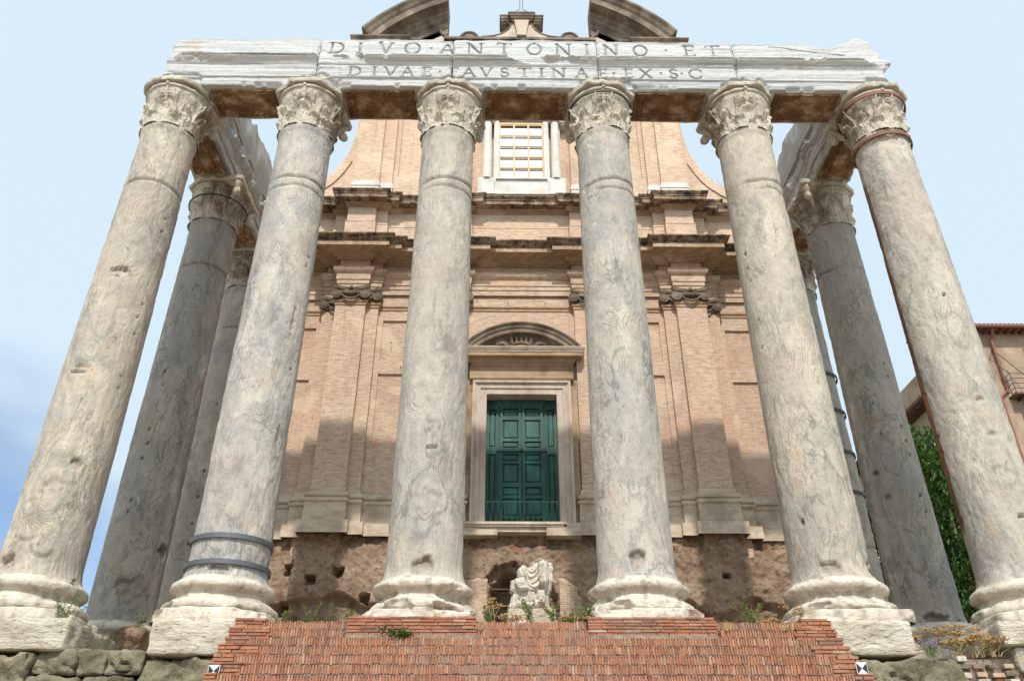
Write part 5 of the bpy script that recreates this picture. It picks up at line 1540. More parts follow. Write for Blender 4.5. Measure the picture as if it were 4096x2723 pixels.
# ================================================================== STATUE
ST = Vector((0.18, 5.0, 0.78))
def statue():
    """seated draped figure without head: rounded stone body with deep carved folds, worked front and back"""
    K = 501.0
    T = lambda q: np.array([((x - 820) / K, (1250 - y) / K) for x, y in q])
    out = T([(905, 590), (940, 578), (1000, 592), (1045, 625), (1100, 635), (1112, 690), (1128, 720), (1112, 790), (1118, 850), (1135, 905), (1120, 925), (1095, 925), (1085, 1000), (1050, 1060), (1050, 1120), (1060, 1190), (1062, 1245), (1020, 1255), (920, 1252), (820, 1256), (700, 1252), (600, 1245), (555, 1248), (530, 1225), (515, 1195), (545, 1150), (560, 1080), (575, 1045), (545, 1020), (548, 960), (555, 870), (600, 855), (640, 850), (635, 800), (632, 745), (670, 700), (720, 655), (745, 665), (770, 700), (805, 700), (805, 655), (850, 630)])
    st_ = .0115
    xs = np.arange(out[:, 0].min() - .03, out[:, 0].max() + .03, st_); zs = np.arange(-.03, 1.40, st_)
    X, Z = np.meshgrid(xs, zs, indexing='ij')
    def segd(poly, closed=False):
        best = np.full(X.shape, 9.0)
        n_ = len(poly)
        for i in range(n_ if closed else n_ - 1):
            a, c = poly[i], poly[(i + 1) % n_]
            d = c - a; L = d @ d + 1e-12
            u = np.clip(((X - a[0]) * d[0] + (Z - a[1]) * d[1]) / L, 0, 1)
            best = np.minimum(best, np.hypot(X - a[0] - u * d[0], Z - a[1] - u * d[1]))
        return best
    def inside(poly):
        r_ = np.zeros(X.shape, bool)
        n_ = len(poly)
        for i in range(n_):
            a, c = poly[i], poly[(i + 1) % n_]
            cond = (a[1] > Z) != (c[1] > Z)
            xx = (c[0] - a[0]) * (Z - a[1]) / (c[1] - a[1] + 1e-12) + a[0]
            r_ ^= cond & (X < xx)
        return r_
    ins = inside(out); dist = np.where(ins, segd(out, True), 0)
    infl = lambda d, R_: np.sqrt(np.clip(1 - (1 - np.clip(d / R_, 0, 1)) ** 2, 0, 1))
    front = .20 * infl(dist, .16)
    def patch(q, h, rad):
        P_ = T(q); i_ = inside(P_)
        return h * np.where(i_, infl(segd(P_, True), rad), 0)
    front = front + patch([(805, 655), (905, 600), (1040, 625), (1045, 720), (1050, 900), (1005, 1055), (985, 960), (940, 950), (905, 1010), (785, 1022), (735, 850), (740, 690), (790, 720)], .10, .05)
    front = front + patch([(905, 660), (985, 640), (1035, 720), (1042, 880), (1005, 1040), (985, 955), (935, 950), (905, 830)], .15, .13)
    front = front + patch([(600, 862), (640, 850), (740, 850), (785, 1000), (700, 1015), (655, 1008), (612, 950)], .17, .05)
    front = front + patch([(552, 875), (600, 860), (610, 950), (605, 1035), (560, 1040), (548, 1000)], .05, .03)
    front = front + patch([(635, 750), (720, 660), (770, 710), (760, 850), (645, 850)], .07, .08)
    front = front + patch([(1045, 640), (1105, 640), (1120, 720), (1110, 800), (1130, 905), (1080, 1000), (1045, 1055)], .04, .04)
    front = front + patch([(560, 1248), (640, 1150), (700, 1130), (800, 1160), (900, 1120), (985, 1130), (1030, 1200), (1040, 1252)], .16, .08)
    front = front + patch([(900, 1135), (940, 1105), (990, 1140), (985, 1180), (905, 1180)], .06, .04)
    def fold(q, h, w):
        P_ = T(q)
        # smooth the polyline
        for _ in range(3):
            n2 = [P_[0]]
            for a, c in zip(P_[:-1], P_[1:]): n2 += [a * .75 + c * .25, a * .25 + c * .75]
            P_ = np.array(n2 + [P_[-1]])
        d = segd(P_)
        h *= 1.0
        return h * np.exp(-(d / w) ** 2) - .45 * h * np.exp(-((d - 2.1 * w) / w) ** 2)
    for q, h_, w_ in (([(744, 668), (775, 745), (812, 790), (868, 772), (925, 690), (950, 628)], .026, .020), ([(740, 705), (764, 800), (800, 858), (862, 838), (915, 760)], .034, .024), ([(734, 760), (758, 850), (806, 930), (868, 915), (925, 842)], .020, .016),
                       ([(736, 800), (775, 915), (835, 985), (905, 960), (930, 900)], .034, .024), ([(790, 720), (815, 752), (850, 748)], .016, .014), ([(752, 905), (790, 985), (850, 1012)], .022, .018), ([(700, 690), (735, 790), (748, 845)], .020, .018), ([(668, 730), (690, 800), (715, 848)], .014, .016)):
        front = front + fold(q, h_, w_)
    for q in ([(985, 640), (1030, 740), (1045, 900), (1010, 1050)], [(1035, 650), (1068, 790), (1062, 950), (1035, 1050)], [(1075, 660), (1092, 790), (1085, 930)], [(965, 690), (945, 800), (938, 940)], [(1000, 700), (1008, 850), (995, 980)]):
        front = front + fold(q, .022, .014)
    front = front + fold([(808, 680), (850, 652), (910, 630), (960, 596)], .05, .03) + fold([(850, 640), (930, 620), (1010, 640), (1040, 680)], .03, .02)
    front = front + patch([(880, 1000), (1000, 1000), (1005, 1140), (930, 1150), (890, 1100)], .09, .07) + patch([(770, 1015), (870, 1010), (860, 1150), (790, 1160)], .06, .06)
    rs_ = random.Random(4)
    for k in range(11):
        x0_ = 775 + 22 * k + rs_.uniform(-7, 7); x1_ = x0_ - 26 + 3 * k + rs_.uniform(-8, 8)
        front = front + fold([(x0_, 1000), (x0_ - 8 + rs_.uniform(-8, 8), 1070), (x1_, 1120 + rs_.uniform(0, 60))], rs_.uniform(.010, .022), rs_.uniform(.008, .013)) * sstep(.50, .46, Z)
    for q in ([(572, 1045), (560, 1120), (545, 1200)], [(598, 1045), (592, 1130), (580, 1215)], [(622, 1030), (628, 1110), (620, 1180)], [(650, 1020), (660, 1090), (690, 1130)], [(1000, 1060), (1015, 1150), (1030, 1230)], [(1030, 1070), (1040, 1150), (1050, 1230)]):
        front = front + fold(q, .022, .011)
    front = front + np.where(ins, .010 * fbm(np.stack([X * 9, 0 * X, Z * 9], -1), 4, 3), 0)
    front = np.where(dist < .012, front * .4, front)
    back = .17 * infl(dist, .20)
    idx = -np.ones(X.shape, int); m = MB()
    keep = ins
    ii = np.argwhere(keep)
    nf_ = len(ii)
    for c_, (i, j) in enumerate(ii):
        idx[i, j] = c_
    vf = [(X[i, j], -front[i, j], Z[i, j]) for i, j in ii] + [(X[i, j], back[i, j], Z[i, j]) for i, j in ii]
    fs = []
    edge = {}
    for i in range(X.shape[0] - 1):
        for j in range(X.shape[1] - 1):
            q = [idx[i, j], idx[i + 1, j], idx[i + 1, j + 1], idx[i, j + 1]]
            if min(q) >= 0:
                fs.append(tuple(q)); fs.append(tuple(v_ + nf_ for v_ in q[::-1]))
                for a, c in zip(q, q[1:] + q[:1]):
                    edge[(a, c)] = 1
    for (a, c) in edge:
        if (c, a) not in edge:
            fs.append((c, a, a + nf_, c + nf_))
    m.add(vf, fs)
    ob = m.build("headless_statue", M['statue'], smooth=True, loc=ST)
    return tag(ob, "headless white marble statue of a seated draped figure in front of the dark niche", "statue")
statue()

def rough_block(x0, x1, y0, y1, z0, z1, seed, amp=.05, step=.07, round_=.06, crag=0.0):
    """one irregular stone: a subdivided box pulled about by noise, edges worn round"""
    m = MB()
    c = np.array([(x0 + x1) / 2, (y0 + y1) / 2, (z0 + z1) / 2]); h = np.array([(x1 - x0) / 2, (y1 - y0) / 2, (z1 - z0) / 2])
    for ax in range(3):
        for sg in (-1, 1):
            a, b_ = [(1, 2), (2, 0), (0, 1)][ax]
            na, nb = max(2, int(2 * h[a] / step)), max(2, int(2 * h[b_] / step))
            U, W = np.meshgrid(np.linspace(-1, 1, na + 1), np.linspace(-1, 1, nb + 1), indexing='ij')
            P = np.zeros(U.shape + (3,)); P[..., ax] = sg; P[..., a] = U; P[..., b_] = W
            Q = P * h
            inner = np.clip(Q, -(h - round_), h - round_)
            dv = Q - inner
            L = np.linalg.norm(dv, axis=-1, keepdims=True)
            Q = inner + dv / np.maximum(L, 1e-6) * np.minimum(L, round_)
            Wd = Q + c
            n1 = fbm(Wd * 1.6 + seed * 3, 4, seed); n2 = fbm(Wd * 6 + seed, 3, seed + 5)
            if crag: n1 = n1 + crag * (np.abs(fbm(Wd * 2.3 + seed, 4, seed + 2)) - .45) - crag * .8 * sstep(.06, 0, np.abs(fbm(Wd * 1.1 + seed * 5, 3, seed + 8)))
            dirn = Q / np.maximum(np.linalg.norm(Q, axis=-1, keepdims=True), 1e-6)
            Wd = Wd + dirn * (amp * n1 + amp * .35 * n2)[..., None]
            m.grid(Wd, flip=(sg < 0))
    return m
m = rough_block(-.42, .78, 4.5, 5.5, FLOOR, .78, 41, .03, .05, .05)
tag(m.build("statue_pedestal", M['travertine'], smooth=True, angle=60), "pale rough stone block carrying the headless statue, weeds at its foot", "pedestal")

# ================================================================== BRICK STAIRS
stairs = thing("brick_stairs", "wide flight of red brick steps of upright thin bricks before the middle columns", "stairs", (0, -1.2, GROUND))
H_, D_ = 0.197, 0.33
Z0, Y0 = -0.745, -1.16
XS = 4.74
rr = random.Random(5)
nstep = 23
for k in range(nstep):
    zt = Z0 - H_ * k; yf = Y0 - D_ * k
    segs = [(-XS, XS)] if k > 1 else [(-XS, -3.26), (-.96, .94), (3.22, XS)]
    for (xa, xb) in segs:
        m = MB()
        x = xa
        while x < xb - .02:
            w = min(rr.uniform(.027, .037), xb - x)
            tint = min(1, max(.02, rr.gauss(.5, .24)))
            dz = rr.uniform(-.018, .006); dy = rr.uniform(-.010, .010)
            m.box(x, x + w, yf + dy, yf + D_ + .05, zt - H_ * .66 + rr.uniform(-.012, .012), zt + dz, tint, .004)
            x += w + rr.uniform(.010, .019)
        st = m.build("step", M['stairbrick'], stairs)
        m = MB()
        m.box(xa, xb, yf + .022, yf + D_ + .3, zt - H_ - .05, zt - .035)
        m.build("mortar_bed", M['stairmortar'], st)
m = MB()
for k in range(nstep):
    m.box(-XS - .1, XS + .1, Y0 - D_ * k + .16, -.8, Z0 - H_ * (k + 1) - .3, Z0 - H_ * k - .06)
m.build("stair_core", M['stairmortar'], stairs)
def flat_bricks(m, mm, x0, x1, yf, yb, z0, z1, seed, ragged=0.0):
    r2 = random.Random(seed)
    z = z0; row = 0
    while z < z1 - .02:
        h = min(r2.uniform(.034, .046), z1 - z)
        a = x0 + r2.uniform(-ragged, ragged); x = a - (.12 if row % 2 else 0)
        b_ = x1 + r2.uniform(-ragged, ragged)
        while x < b_ - .03:
            w = r2.uniform(.20, .34)
            xa, xb = max(x, a), min(x + w, b_)
            if xb - xa > .03:
                m.box(xa, xb, yf + r2.uniform(-.012, .012), yb, z, z + h, min(1, max(.02, r2.gauss(.45, .25))), .003)
            x += w + .014
        z += h + .016; row += 1
    mm.box(x0 + .03, x1 - .03, yf + .03, yb + .02, z0 - .01, z1 - .02)
for sg in (-1, 1):
    # brick pier in front of the middle column on this side
    xa, xb = (-3.24, -.98) if sg < 0 else (.96, 3.20)
    m, mm = MB(), MB()
    flat_bricks(m, mm, xa, xb, Y0 - .14, -.4, -1.06, -.69, 50 + sg)
    p_ = m.build("brick_plinth", M['stairbrick'], stairs); mm.build("mortar_bed", M['stairmortar'], p_)
    # stepped side edge of flat bricks
    m, mm = MB(), MB()
    for k in range(nstep):
        zt = Z0 - H_ * k; yf = Y0 - D_ * k
        xo = max(4.93, 5.25 - .05 * k) + .02 * (k % 2)
        xi = 4.72 - (.22 if k % 2 else 0)
        x0_, x1_ = sorted((sg * xi, sg * xo))
        flat_bricks(m, mm, x0_, x1_, yf - .02, yf + D_ + .1, zt - H_ - .02, zt + (.07 if k == 0 else .03), 90 + k + 40 * sg, .03)
    p_ = m.build("stepped_edge", M['stairbrick'], stairs); mm.build("mortar_bed", M['stairmortar'], p_)

# survey targets
def marker(x, y, z, label):
    s = .085
    m = MB(); m.box(x - s, x + s, y, y + .012, z - s, z + s)
    o = m.build("survey_target", M['white']); tag(o, label, "survey marker", "survey targets on the stair edges")
    m = MB()
    for q in (-1, 1):
        m.prism([(x + q * (s - .006), z - s + .006), (x + q * (s - .006), z + s - .006), (x, z)][::q], y - .003, y + .002)
    m.build("dark_triangles", M['black'], o)
marker(-4.882, -2.90, -1.834, "black and white hourglass survey target on the left stepped edge of the stairs")
marker(4.928, -2.90, -1.781, "black and white hourglass survey target on the right stepped edge of the stairs")

# ================================================================== BLOCKS AND PODIUM WALLS
def block(name, label, cat, args, mat, group=None, rot=0, **kw):
    m = rough_block(*args, **kw)
    o = m.build(name, M[mat], smooth=True, angle=70)
    return tag(o, label, cat, group)
block("travertine_block", "pale pitted travertine block under the second front column from the left, beside the stairs", "stone block", (-6.66, -5.22, -1.22, .6, -1.31, -.715, 61), 'travertine', "travertine blocks under the columns", amp=.03, step=.04, crag=.5)
block("travertine_block", "pale travertine block with two round sockets under the fifth front column, beside the stairs", "stone block", (5.26, 6.68, -1.22, .6, -1.31, -.715, 62), 'travertine', "travertine blocks under the columns", amp=.03, step=.04, crag=.5)
block("travertine_block", "cream travertine slab under the leftmost front column at the picture's left edge", "stone block", (-11.0, -8.1, -1.22, .8, -1.24, -.715, 63), 'travertine', "travertine blocks under the columns", amp=.05, step=.06)
block("travertine_block", "stepped travertine slab under the rightmost front column at the picture's right edge", "stone block", (8.25, 11.2, -1.2, .8, -1.12, -.715, 64), 'travertine', "travertine blocks under the columns", amp=.06, step=.06)
block("travertine_block", "lower weathered travertine block jutting beneath the slab of the rightmost front column", "stone block", (8.5, 11.2, -1.05, .8, -1.55, -1.13, 65), 'travertine', "travertine blocks under the columns", amp=.06, step=.06)

wl = thing("tuff_podium_wall", "wall of big worn grey tuff blocks left of the brick stairs", "wall", (-8.2, -1, GROUND))
def stones(parent, rows, seed, matf):
    r2 = random.Random(seed)
    for (z0, z1, edges, y) in rows:
        for a, b_ in zip(edges[:-1], edges[1:]):
            m = rough_block(a + .004, b_ - .004, y + r2.uniform(-.08, .06), .4, z0 + .004, z1 - .004 + r2.uniform(-.04, .02), r2.randint(1, 900), .10, .05, .075, 1.1)
            m.build("tuff_stone", M[matf(r2)], parent, smooth=True, angle=70)
stones(wl, [(-1.95, -1.30, [-14, -12.4, -10.9, -9.6, -8.62], -1.18), (-1.62, -1.20, [-8.6, -7.9, -7.35, -6.72], -1.12), (-2.05, -1.62, [-8.6, -7.7, -6.75], -1.25), (-2.0, -1.32, [-6.72, -5.0], -1.20),
            (-2.8, -2.05, [-14, -12, -10.4, -8.9, -7.6, -6.2, -5.0], -1.25), (-3.6, -2.82, [-14, -12.7, -11, -9.5, -8.2, -6.9, -5.0], -1.3), (-4.5, -3.62, [-14, -12.2, -10.5, -8.8, -7.4, -6, -5.0], -1.35), (-5.6, -4.52, [-14, -12.5, -10.9, -9.3, -7.8, -6.3, -5.0], -1.4)], 3, lambda r: 'tuff')
wr = thing("tuff_podium_wall", "wall of worn tuff blocks and small rubble right of the brick stairs", "wall", (8.2, -1, GROUND))
stones(wr, [(-2.05, -1.33, [5.1, 7.35], -1.16), (-2.8, -2.05, [5.1, 6.6, 8.0, 9.6, 11.2, 12.8, 14], -1.25), (-3.6, -2.82, [5.1, 6.9, 8.4, 9.9, 11.3, 12.6, 14], -1.3), (-4.5, -3.62, [5.1, 6.3, 7.9, 9.3, 10.8, 12.4, 14], -1.35), (-5.6, -4.52, [5.1, 6.7, 8.2, 9.7, 11, 12.5, 14], -1.4)], 4, lambda r: 'tuff')
stones(wr, [(-2.05, -1.55, [8.75, 10.4, 12, 14], -1.12)], 8, lambda r: 'tuff_dark')
r2 = random.Random(12)
for k in range(26):
    x = r2.uniform(7.4, 8.72); z_ = -2.0 + (k // 5) * .125 + r2.uniform(-.02, .02); w = r2.uniform(.12, .26); h = r2.uniform(.07, .11)
    x = 7.42 + (k % 5) * .26 + r2.uniform(-.03, .03)
    m = rough_block(x, x + w, -1.05 + r2.uniform(-.05, .05), -.5, z_, z_ + h, k + 300, .02, .04, .02)
    m.build("rubble_stone", M[r2.choice(['tuff', 'base', 'base', 'tuff', 'rubble', 'brick_low'])], wr, smooth=True, angle=60)
m = MB(); m.box(7.3, 8.8, -.95, .2, -2.1, -1.32)
m.build("earth_fill", M['stairmortar'], wr)
# patch of reused brick and earth at the foot of the left flank column
m = rough_block(-9.2, -8.5, 2.7, 3.6, FLOOR, -.05, 88, .12, .06, .12)
tag(m.build("rubble_heap", M['rubble'], smooth=True, angle=60), "small heap of brown rubble and brick at the foot of the left flank column", "rubble")

# ================================================================== PLANTS
def leafquad(m, p, d, L, W, tint):
    d = Vector(d).normalized()
    s = d.cross(Vector((.2, .3, 1))).normalized()
    p = Vector(p)
    nn = s.cross(d) * .12 * L
    m.add([p, p + d * L * .5 + s * W * .5 + nn, p + d * L, p + d * L * .5 - s * W * .5 + nn], [(0, 1, 2, 3)], tint)
def weed(name, label, cat, loc, h, kind, seed, group="weeds round the column bases", spread=.12, n=5):
    r2 = random.Random(seed)
    st, lf, heads = MB(), MB(), []
    for k in range(n):
        fl = MB()
        a = r2.uniform(0, 6.28); lean = r2.uniform(.02, spread)
        hh = h * r2.uniform(.6, 1.0)
        b = Vector((r2.uniform(-.5, .5) * spread, r2.uniform(-.3, .3) * spread, 0))
        pts = [b + Vector((math.cos(a) * lean * t * t * 2, math.sin(a) * lean * t * t, hh * t)) for t in (0, .35, .7, 1)]
        rad = .007 if kind != 'grass' else .004
        st.tube(pts, [rad, rad * .9, rad * .7, rad * .4], 4, caps=False)
        if kind == 'green':
            for q in range(int(26 * hh / .4) + 8):
                t = r2.uniform(.15, 1)
                i = min(2, int(t * 3)); f = t * 3 - i
                p = pts[i].lerp(pts[i + 1], min(1, f))
                aa = r2.uniform(0, 6.28)
                leafquad(lf, p, (math.cos(aa), math.sin(aa), r2.uniform(.1, .9)), r2.uniform(.05, .11) * (1.3 - t * .6), .022, r2.uniform(.1, 1))
        elif kind == 'dry':
            p = pts[-1]
            for q in range(26):
                o = Vector((r2.gauss(0, .05), r2.gauss(0, .04), r2.gauss(0, .014)))
                fl.ball(p + o, (.016, .016, .012), 5, 3)
            for q in range(4):
                t = r2.uniform(.3, .9); p = pts[0].lerp(pts[-1], t); aa = r2.uniform(0, 6.28)
                leafquad(lf, p, (math.cos(aa), math.sin(aa), .5), .08, .02, r2.uniform(0, .6))
        elif kind == 'violet':
            for q in range(8):
                p = pts[0].lerp(pts[-1], r2.uniform(.5, 1)) + Vector((r2.gauss(0, .02), r2.gauss(0, .02), 0))
                fl.ball(p, .012, 5, 3)
            for q in range(8):
                p = pts[0].lerp(pts[-1], r2.uniform(.1, .8)); aa = r2.uniform(0, 6.28)
                leafquad(lf, p, (math.cos(aa), math.sin(aa), .4), .07, .02, r2.uniform(.2, 1))
        if fl.f: heads.append(fl)
        if kind == 'bush':
            for q in range(60):
                p = pts[0].lerp(pts[-1], r2.uniform(.2, 1)) + Vector((r2.gauss(0, .05), r2.gauss(0, .05), r2.gauss(0, .03)))
                aa = r2.uniform(0, 6.28)
                leafquad(lf, p, (math.cos(aa), math.sin(aa), r2.uniform(-.2, .7)), r2.uniform(.05, .09), .045, r2.uniform(.1, 1))
        elif kind == 'grass':
            for q in range(5):
                aa = r2.uniform(0, 6.28); l2 = r2.uniform(.03, .16)
                st.tube([b, b + Vector((math.cos(aa) * l2 * .4, math.sin(aa) * l2 * .4, hh * .6)), b + Vector((math.cos(aa) * l2 * 1.2, math.sin(aa) * l2, hh * r2.uniform(.7, 1)))], [.004, .003, .001], 3, caps=False)
    stm = {'green': 'stem', 'dry': 'drystem', 'violet': 'stem', 'bush': 'stem', 'grass': 'drystem', 'twig': 'twig'}[kind]
    o = st.build(name, M[stm], loc=loc)
    tag(o, label, cat, group)
    if lf.f:
        lf.build("leaves", M['leaf_bright'] if kind == 'bush' else M['leaf_weed'], o)
    for q in heads:
        q.build("flower_head", M['purple'] if kind == 'violet' else M['dryhead'], o)
    return o
M['leaf_weed'] = m_leaves("weed_leaves", (0.10, 0.135, 0.035), (0.25, 0.30, 0.09))
zf = FLOOR
weed("weed", "tall feathery green weed against the right side of the leftmost column's base", "weed", (-8.30, -1.12, -1.15), 1.0, 'green', 1, spread=.16, n=7)
weed("weed", "tiny dark sprig on the rim of the leftmost column's base", "weed", (-8.72, -.35, .05), .2, 'green', 2, spread=.05, n=2)
weed("weed", "green weed just right of the second column's base, in front of the rubble wall", "weed", (-4.5, -.75, -.78), .36, 'green', 3)
weed("weed", "tallest green weed behind the top step between the second and third columns", "weed", (-4.05, -.70, -.78), .46, 'green', 4, spread=.08, n=4)
weed("weed", "single upright green weed midway between the second and third columns", "weed", (-3.65, -.70, -.78), .44, 'green', 5, spread=.05, n=3)
weed("weed", "pale green weed close to the left side of the third column's brick plinth", "weed", (-3.28, -.70, -.78), .34, 'green', 6)
weed("dry_flower", "tall dry orange flower head just right of the third column's base", "dried plant", (-.72, -.85, -.78), .52, 'dry', 7, spread=.1, n=4)
weed("dark_leafed_weed", "dark leafy weed under the tall orange flower right of the third column", "weed", (-.80, -.95, -.78), .34, 'green', 8, n=6)
weed("dry_flower", "low dry orange tuft left of the statue's pedestal", "dried plant", (-.42, -1.0, -.78), .17, 'dry', 9, spread=.14, n=6)
weed("weed", "feathery green weed in front of the left part of the statue's pedestal", "weed", (-.05, -1.0, -.78), .52, 'green', 10, spread=.12, n=5)
weed("weed", "thin green weed in front of the right part of the statue's pedestal", "weed", (.34, -1.0, -.78), .38, 'green', 11, spread=.12, n=5)
weed("weed", "low spreading green weed just right of the statue's pedestal", "weed", (.62, -.95, -.78), .26, 'green', 12, spread=.2, n=6)
weed("dry_flower", "broad dry orange flower cluster between the statue's pedestal and the fourth column", "dried plant", (.78, -.95, -.78), .17, 'dry', 13, spread=.2, n=8)
weed("weed", "bushy yellow-tipped weed against the left side of the fourth column's base", "weed", (.96, -1.05, -.85), .56, 'green', 14, spread=.14, n=8)
weed("weed", "airy green weed before the rubble wall between the fourth and fifth columns", "weed", (4.05, -.60, -.78), .55, 'green', 15, spread=.25, n=7)
weed("dry_flower", "dry orange flower cluster behind the top step right of the fourth column", "dried plant", (4.28, -.85, -.78), .16, 'dry', 16, spread=.15, n=6)
weed("dry_flower", "dry orange stalks close to the left side of the fifth column's base", "dried plant", (4.85, -.80, -.78), .38, 'dry', 17, spread=.12, n=4)
weed("leafy_clump", "small bright green leafy clump growing on a step below the third column", "weed", (-2.20, -1.74, -1.14), .11, 'bush', 18, group="plants on the stairs", spread=.2, n=5)
weed("grass_tuft", "dry grass tuft on the stairs right of the third column's brick plinth", "grass tuft", (-.90, -1.50, -.96), .16, 'grass', 19, group="plants on the stairs", n=4)
weed("grass_tuft", "dry grass tuft on the stairs right of the fourth column's brick plinth", "grass tuft", (3.32, -1.50, -.96), .2, 'grass', 20, group="plants on the stairs", n=5)
weed("grass_tuft", "dry grass tuft on the step below the top, near the right stepped edge", "grass tuft", (4.3, -1.52, -.96), .14, 'grass', 21, group="plants on the stairs", n=4)
weed("grass_tuft", "dry tuft on top of the third column's battered plinth", "grass tuft", (-1.75, -1.12, -.69), .15, 'grass', 22, n=4)
for k, (x, y, hgt, lab) in enumerate([(7.15, -.9, .50, "largest dry orange flower cluster beside the fifth column's travertine block"), (7.45, -1.0, .40, "low dry orange cluster over the rubble right of the fifth column's block"), (7.8, -1.0, .38, "dry orange cluster in the middle of the gap between the last two front columns"),
                                      (7.7, -.8, .62, "tallest dry orange flower in the gap, before the right flank column's base"), (8.15, -1.05, .30, "small dry orange cluster close to the rightmost column's slab")]):
    weed("dry_flower", lab, "dried plant", (x, y, -1.30), hgt, 'dry', 40 + k, group="plants between the last two front columns", spread=.24, n=9)
weed("violet_flower", "violet wild flowers against the right side of the fifth column's block", "wild flower", (6.98, -1.08, -1.3), .34, 'violet', 50, group="plants between the last two front columns", spread=.2, n=9)
weed("grass_tuft", "tall straw grass left of the rightmost column's plinth", "grass tuft", (8.05, -.9, -1.25), .62, 'grass', 51, group="plants between the last two front columns", n=7)
weed("weed", "green weed growing from the rubble of the left flank column's foot", "weed", (-8.7, 2.95, -.15), .5, 'green', 52, n=5)
weed("bare_shrub", "leafless twiggy shrub on the ledge of the right scroll of the church", "shrub", (7.85, 8.2, 17.2), 1.0, 'twig', 53, group="plants on the ruins' ledges", spread=.45, n=16)
weed("moss_clump", "bright green moss clump on the upper cornice at the right end", "moss", (7.7, 7.72, 16.50), .12, 'bush', 54, group="plants on the ruins' ledges", spread=.35, n=6)
weed("sprig", "tiny sprig on the broken top of the inscribed beam near its right end", "weed", (8.55, -.5, 15.08), .2, 'twig', 55, group="plants on the ruins' ledges", spread=.06, n=3)

def tree(name, label, loc, h, trunk_r, blobs, leafmat, nleaf, seed, lsize=.2, group=None):
    t = thing(name, label, "tree", loc, group, worldmesh=False)
    r2 = np.random.RandomState(seed); rp = random.Random(seed)
    m = MB()
    m.tube([(0, 0, 0), (.05, .02, h * .3), (-.05, .1, h * .6), (.02, .05, h * .92)], [trunk_r, trunk_r * .75, trunk_r * .5, trunk_r * .12], 9)
    for (bx, by, bz, br) in blobs:
        zz = max(.15 * h, bz - br * 1.1)
        m.tube([(0, .05, zz * .8), (bx * .5, by * .5, (zz + bz) / 2), (bx * .9, by * .9, bz)], [trunk_r * .4, trunk_r * .25, trunk_r * .06], 6)
    m.build("trunk", M['bark'], t, smooth=True)
    m = MB()
    vol = np.array([b[3] ** 2 for b in blobs]); cnt = (vol / vol.sum() * nleaf).astype(int)
    for (bx, by, bz, br), c in zip(blobs, cnt):
        ncl = max(6, int(c / 26))
        for q in range(ncl):
            d = r2.normal(size=3); d /= np.linalg.norm(d)
            cc = np.array([bx, by, bz]) + d * br * r2.uniform(.55, 1.05) * np.array([1, 1, 1.1])
            cr = br * r2.uniform(.16, .32)
            tb = r2.uniform(.0, .55)
            for w in range(26):
                o = r2.normal(size=3) * cr * .55
                dd = r2.normal(size=3) + np.array([0, -.3, .2]) + d * .6
                dd /= np.linalg.norm(dd)
                L = lsize * r2.uniform(.7, 1.3)
                leafquad(m, cc + o, dd, L, L * .45, float(np.clip(tb + r2.uniform(0, .45), .02, 1)))
    m.build("crown", M[leafmat], t)
    return t
tree("evergreen_tree", "tall bright green evergreen whose tip shows between the last two right columns", (17.9, 16.5, 2.0), 9.6, .22,
     [(0, 0, 8.5, .8), (.1, .1, 7.6, 1.1), (-.2, 0, 6.5, 1.35), (.4, .2, 5.3, 1.6), (-.3, 0, 4.0, 1.6), (.3, 0, 2.6, 1.6)], 'leaf_bright', 11000, 3, .25)
tree("evergreen_tree", "broad dark green tree filling the lower gap beside the rightmost column", (17.2, 14.8, 2.0), 5.5, .25,
     [(0, 0, 4.0, 1.5), (-1.2, .5, 3.0, 1.4), (1.1, .3, 2.6, 1.5), (0, -.3, 1.4, 1.7), (1.4, .2, .6, 1.5), (-1.2, 0, .6, 1.3)], 'leaf_dark', 12000, 5, .22)
tree("evergreen_tree", "narrow dark tree glimpsed behind the hooped column of the right flank", (14.6, 15.5, 2.0), 6.0, .18,
     [(0, 0, 5.2, .7), (.1, 0, 4.2, .9), (0, .1, 3.0, 1.1), (-.1, 0, 1.8, 1.1), (0, 0, .8, 1.0)], 'leaf_dark', 9000, 7, .15)

# ================================================================== HOUSES BEHIND ON THE RIGHT
def tiles(m, x0, x1, y, z, depth, rise, step=.22):
    n = int((x1 - x0) / step)
    for i in range(n):
        xx = x0 + step * (i + .5)
        m.tube([(xx, y, z), (xx, y + depth, z + rise)], step * .42, 8)
    m.add([(x0, y, z - .05), (x1, y, z - .05), (x1, y + depth, z + rise - .05), (x0, y + depth, z + rise - .05)], [(0, 1, 2, 3)])
hs = thing("ochre_house", "ochre plastered house with a brown gutter and iron balcony behind the rightmost column", "house", (35, 32, 2))
m = MB(); m.box(29.8, 44, 30, 42, 2, 24.6)
wl_ = m.build("wall", M['house'], hs)
m = MB(); tiles(m, 29.3, 44.5, 29.2, 24.75, 6, 2.2, .28)
m.build("roof", M['rooftile'], hs)
m = MB(); m.tube([(29.2, 29.15, 24.62), (44.6, 29.15, 24.62)], .12, 10)
for k in range(30):
    m.box(29.6 + k * .5, 29.74 + k * .5, 29.2, 30.0, 24.45, 24.65)
m.build("gutter", M['copper'], hs)
m = MB(); m.tube([(31.9, 29.2, 24.5), (31.9, 29.75, 23.9), (31.9, 29.85, 20.2), (31.3, 29.85, 19.7), (31.3, 29.85, 8)], .10, 10)
m.build("downpipe", M['copper'], hs)
bal = MB()
bal.box(31.9, 37, 29.15, 30.0, 19.6, 19.72)
bz = bal.build("balcony", M['rooftile'], hs)
m = MB()
for zz in (20.0, 20.35, 20.7, 21.05):
    m.tube([(31.9, 30, zz), (31.9, 29.15, zz), (37, 29.15, zz)], .022, 6)
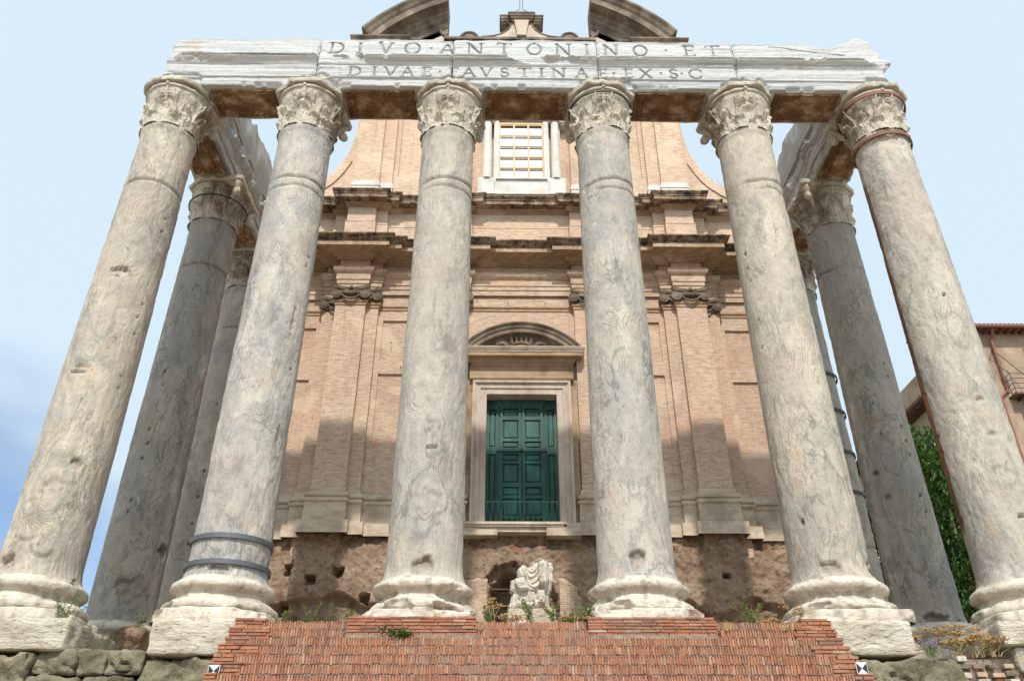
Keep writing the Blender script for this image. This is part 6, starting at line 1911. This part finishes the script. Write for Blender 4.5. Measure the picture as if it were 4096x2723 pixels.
for xx, yy in ((31.9, 29.15), (31.9, 29.6), (33.2, 29.15), (34.6, 29.15), (37, 29.15)):
    m.tube([(xx, yy, 19.7), (xx, yy, 21.05)], .025, 6)
m.tube([(31.9, 29.2, 21.05), (31.5, 29.95, 22.6), (31.9, 29.95, 23.3), (32.9, 29.3, 21.05)], .03, 6)
m.build("railing", M['darkiron'], bz)
m = MB()
for xx in (32.4, 35):
    m.box(xx, xx + .12, 29.2, 30, 19.45, 19.6); m.tube([(xx, 29.3, 19.5), (xx, 30, 17.9)], .06, 6)
m.build("bracket", M['darkiron'], bz)
m = MB(); m.box(34.0, 35.2, 29.9, 30.05, 21.0, 23.4)
wf_ = m.build("window", M['woodframe'], hs)
m = MB(); m.box(34.12, 35.08, 29.86, 29.9, 21.1, 23.3)
m.build("pane", M['glass'], wf_)
h2 = thing("pale_house", "pale house with a dark tiled eave seen between the last two right columns", "house", (26, 32, 2))
m = MB(); m.box(22.9, 24.3, 21.0, 36, 2, 16.1)
m.build("wall", M['house2'], h2)
m = MB()
m.prism([(22.1, 16.02), (24.6, 16.02), (24.6, 16.12), (23.6, 16.6), (22.1, 16.12)], 20.6, 36.5)
for k in range(56):
    yy = 20.7 + .28 * k
    m.tube([(22.05, yy, 16.12), (23.6, yy, 16.62)], .11, 7)
    m.box(22.2, 22.95, yy, yy + .1, 15.88, 16.03)
m.build("roof", M['rooftile'], h2)
m = MB(); m.box(22.83, 22.95, 21.6, 22.8, 11.6, 13.8)
wf_ = m.build("window", M['whitewall'], h2)
m = MB(); m.box(22.80, 22.83, 21.7, 22.7, 11.7, 13.7)
m.build("pane", M['glass'], wf_)
h3 = thing("white_house", "white wall of a low house glimpsed between the two rear columns of the right flank", "house", (21, 34, 2))
m = MB(); m.box(19.6, 24, 31, 40, 2, 11.8)
m.build("wall", M['whitewall'], h3)
m = MB(); tiles(m, 19.2, 24.4, 30.4, 11.8, 4, 1.6, .28)
m.build("roof", M['rooftile'], h3)
m = MB(); m.tube([(19.7, 30.8, 7.0), (21.6, 30.8, 8.9)], .09, 8)
m.build("downpipe", M['greymetal'], h3)

# drop the helper flag
for o in list(bpy.data.objects):
    if '_world' in o: del o['_world']
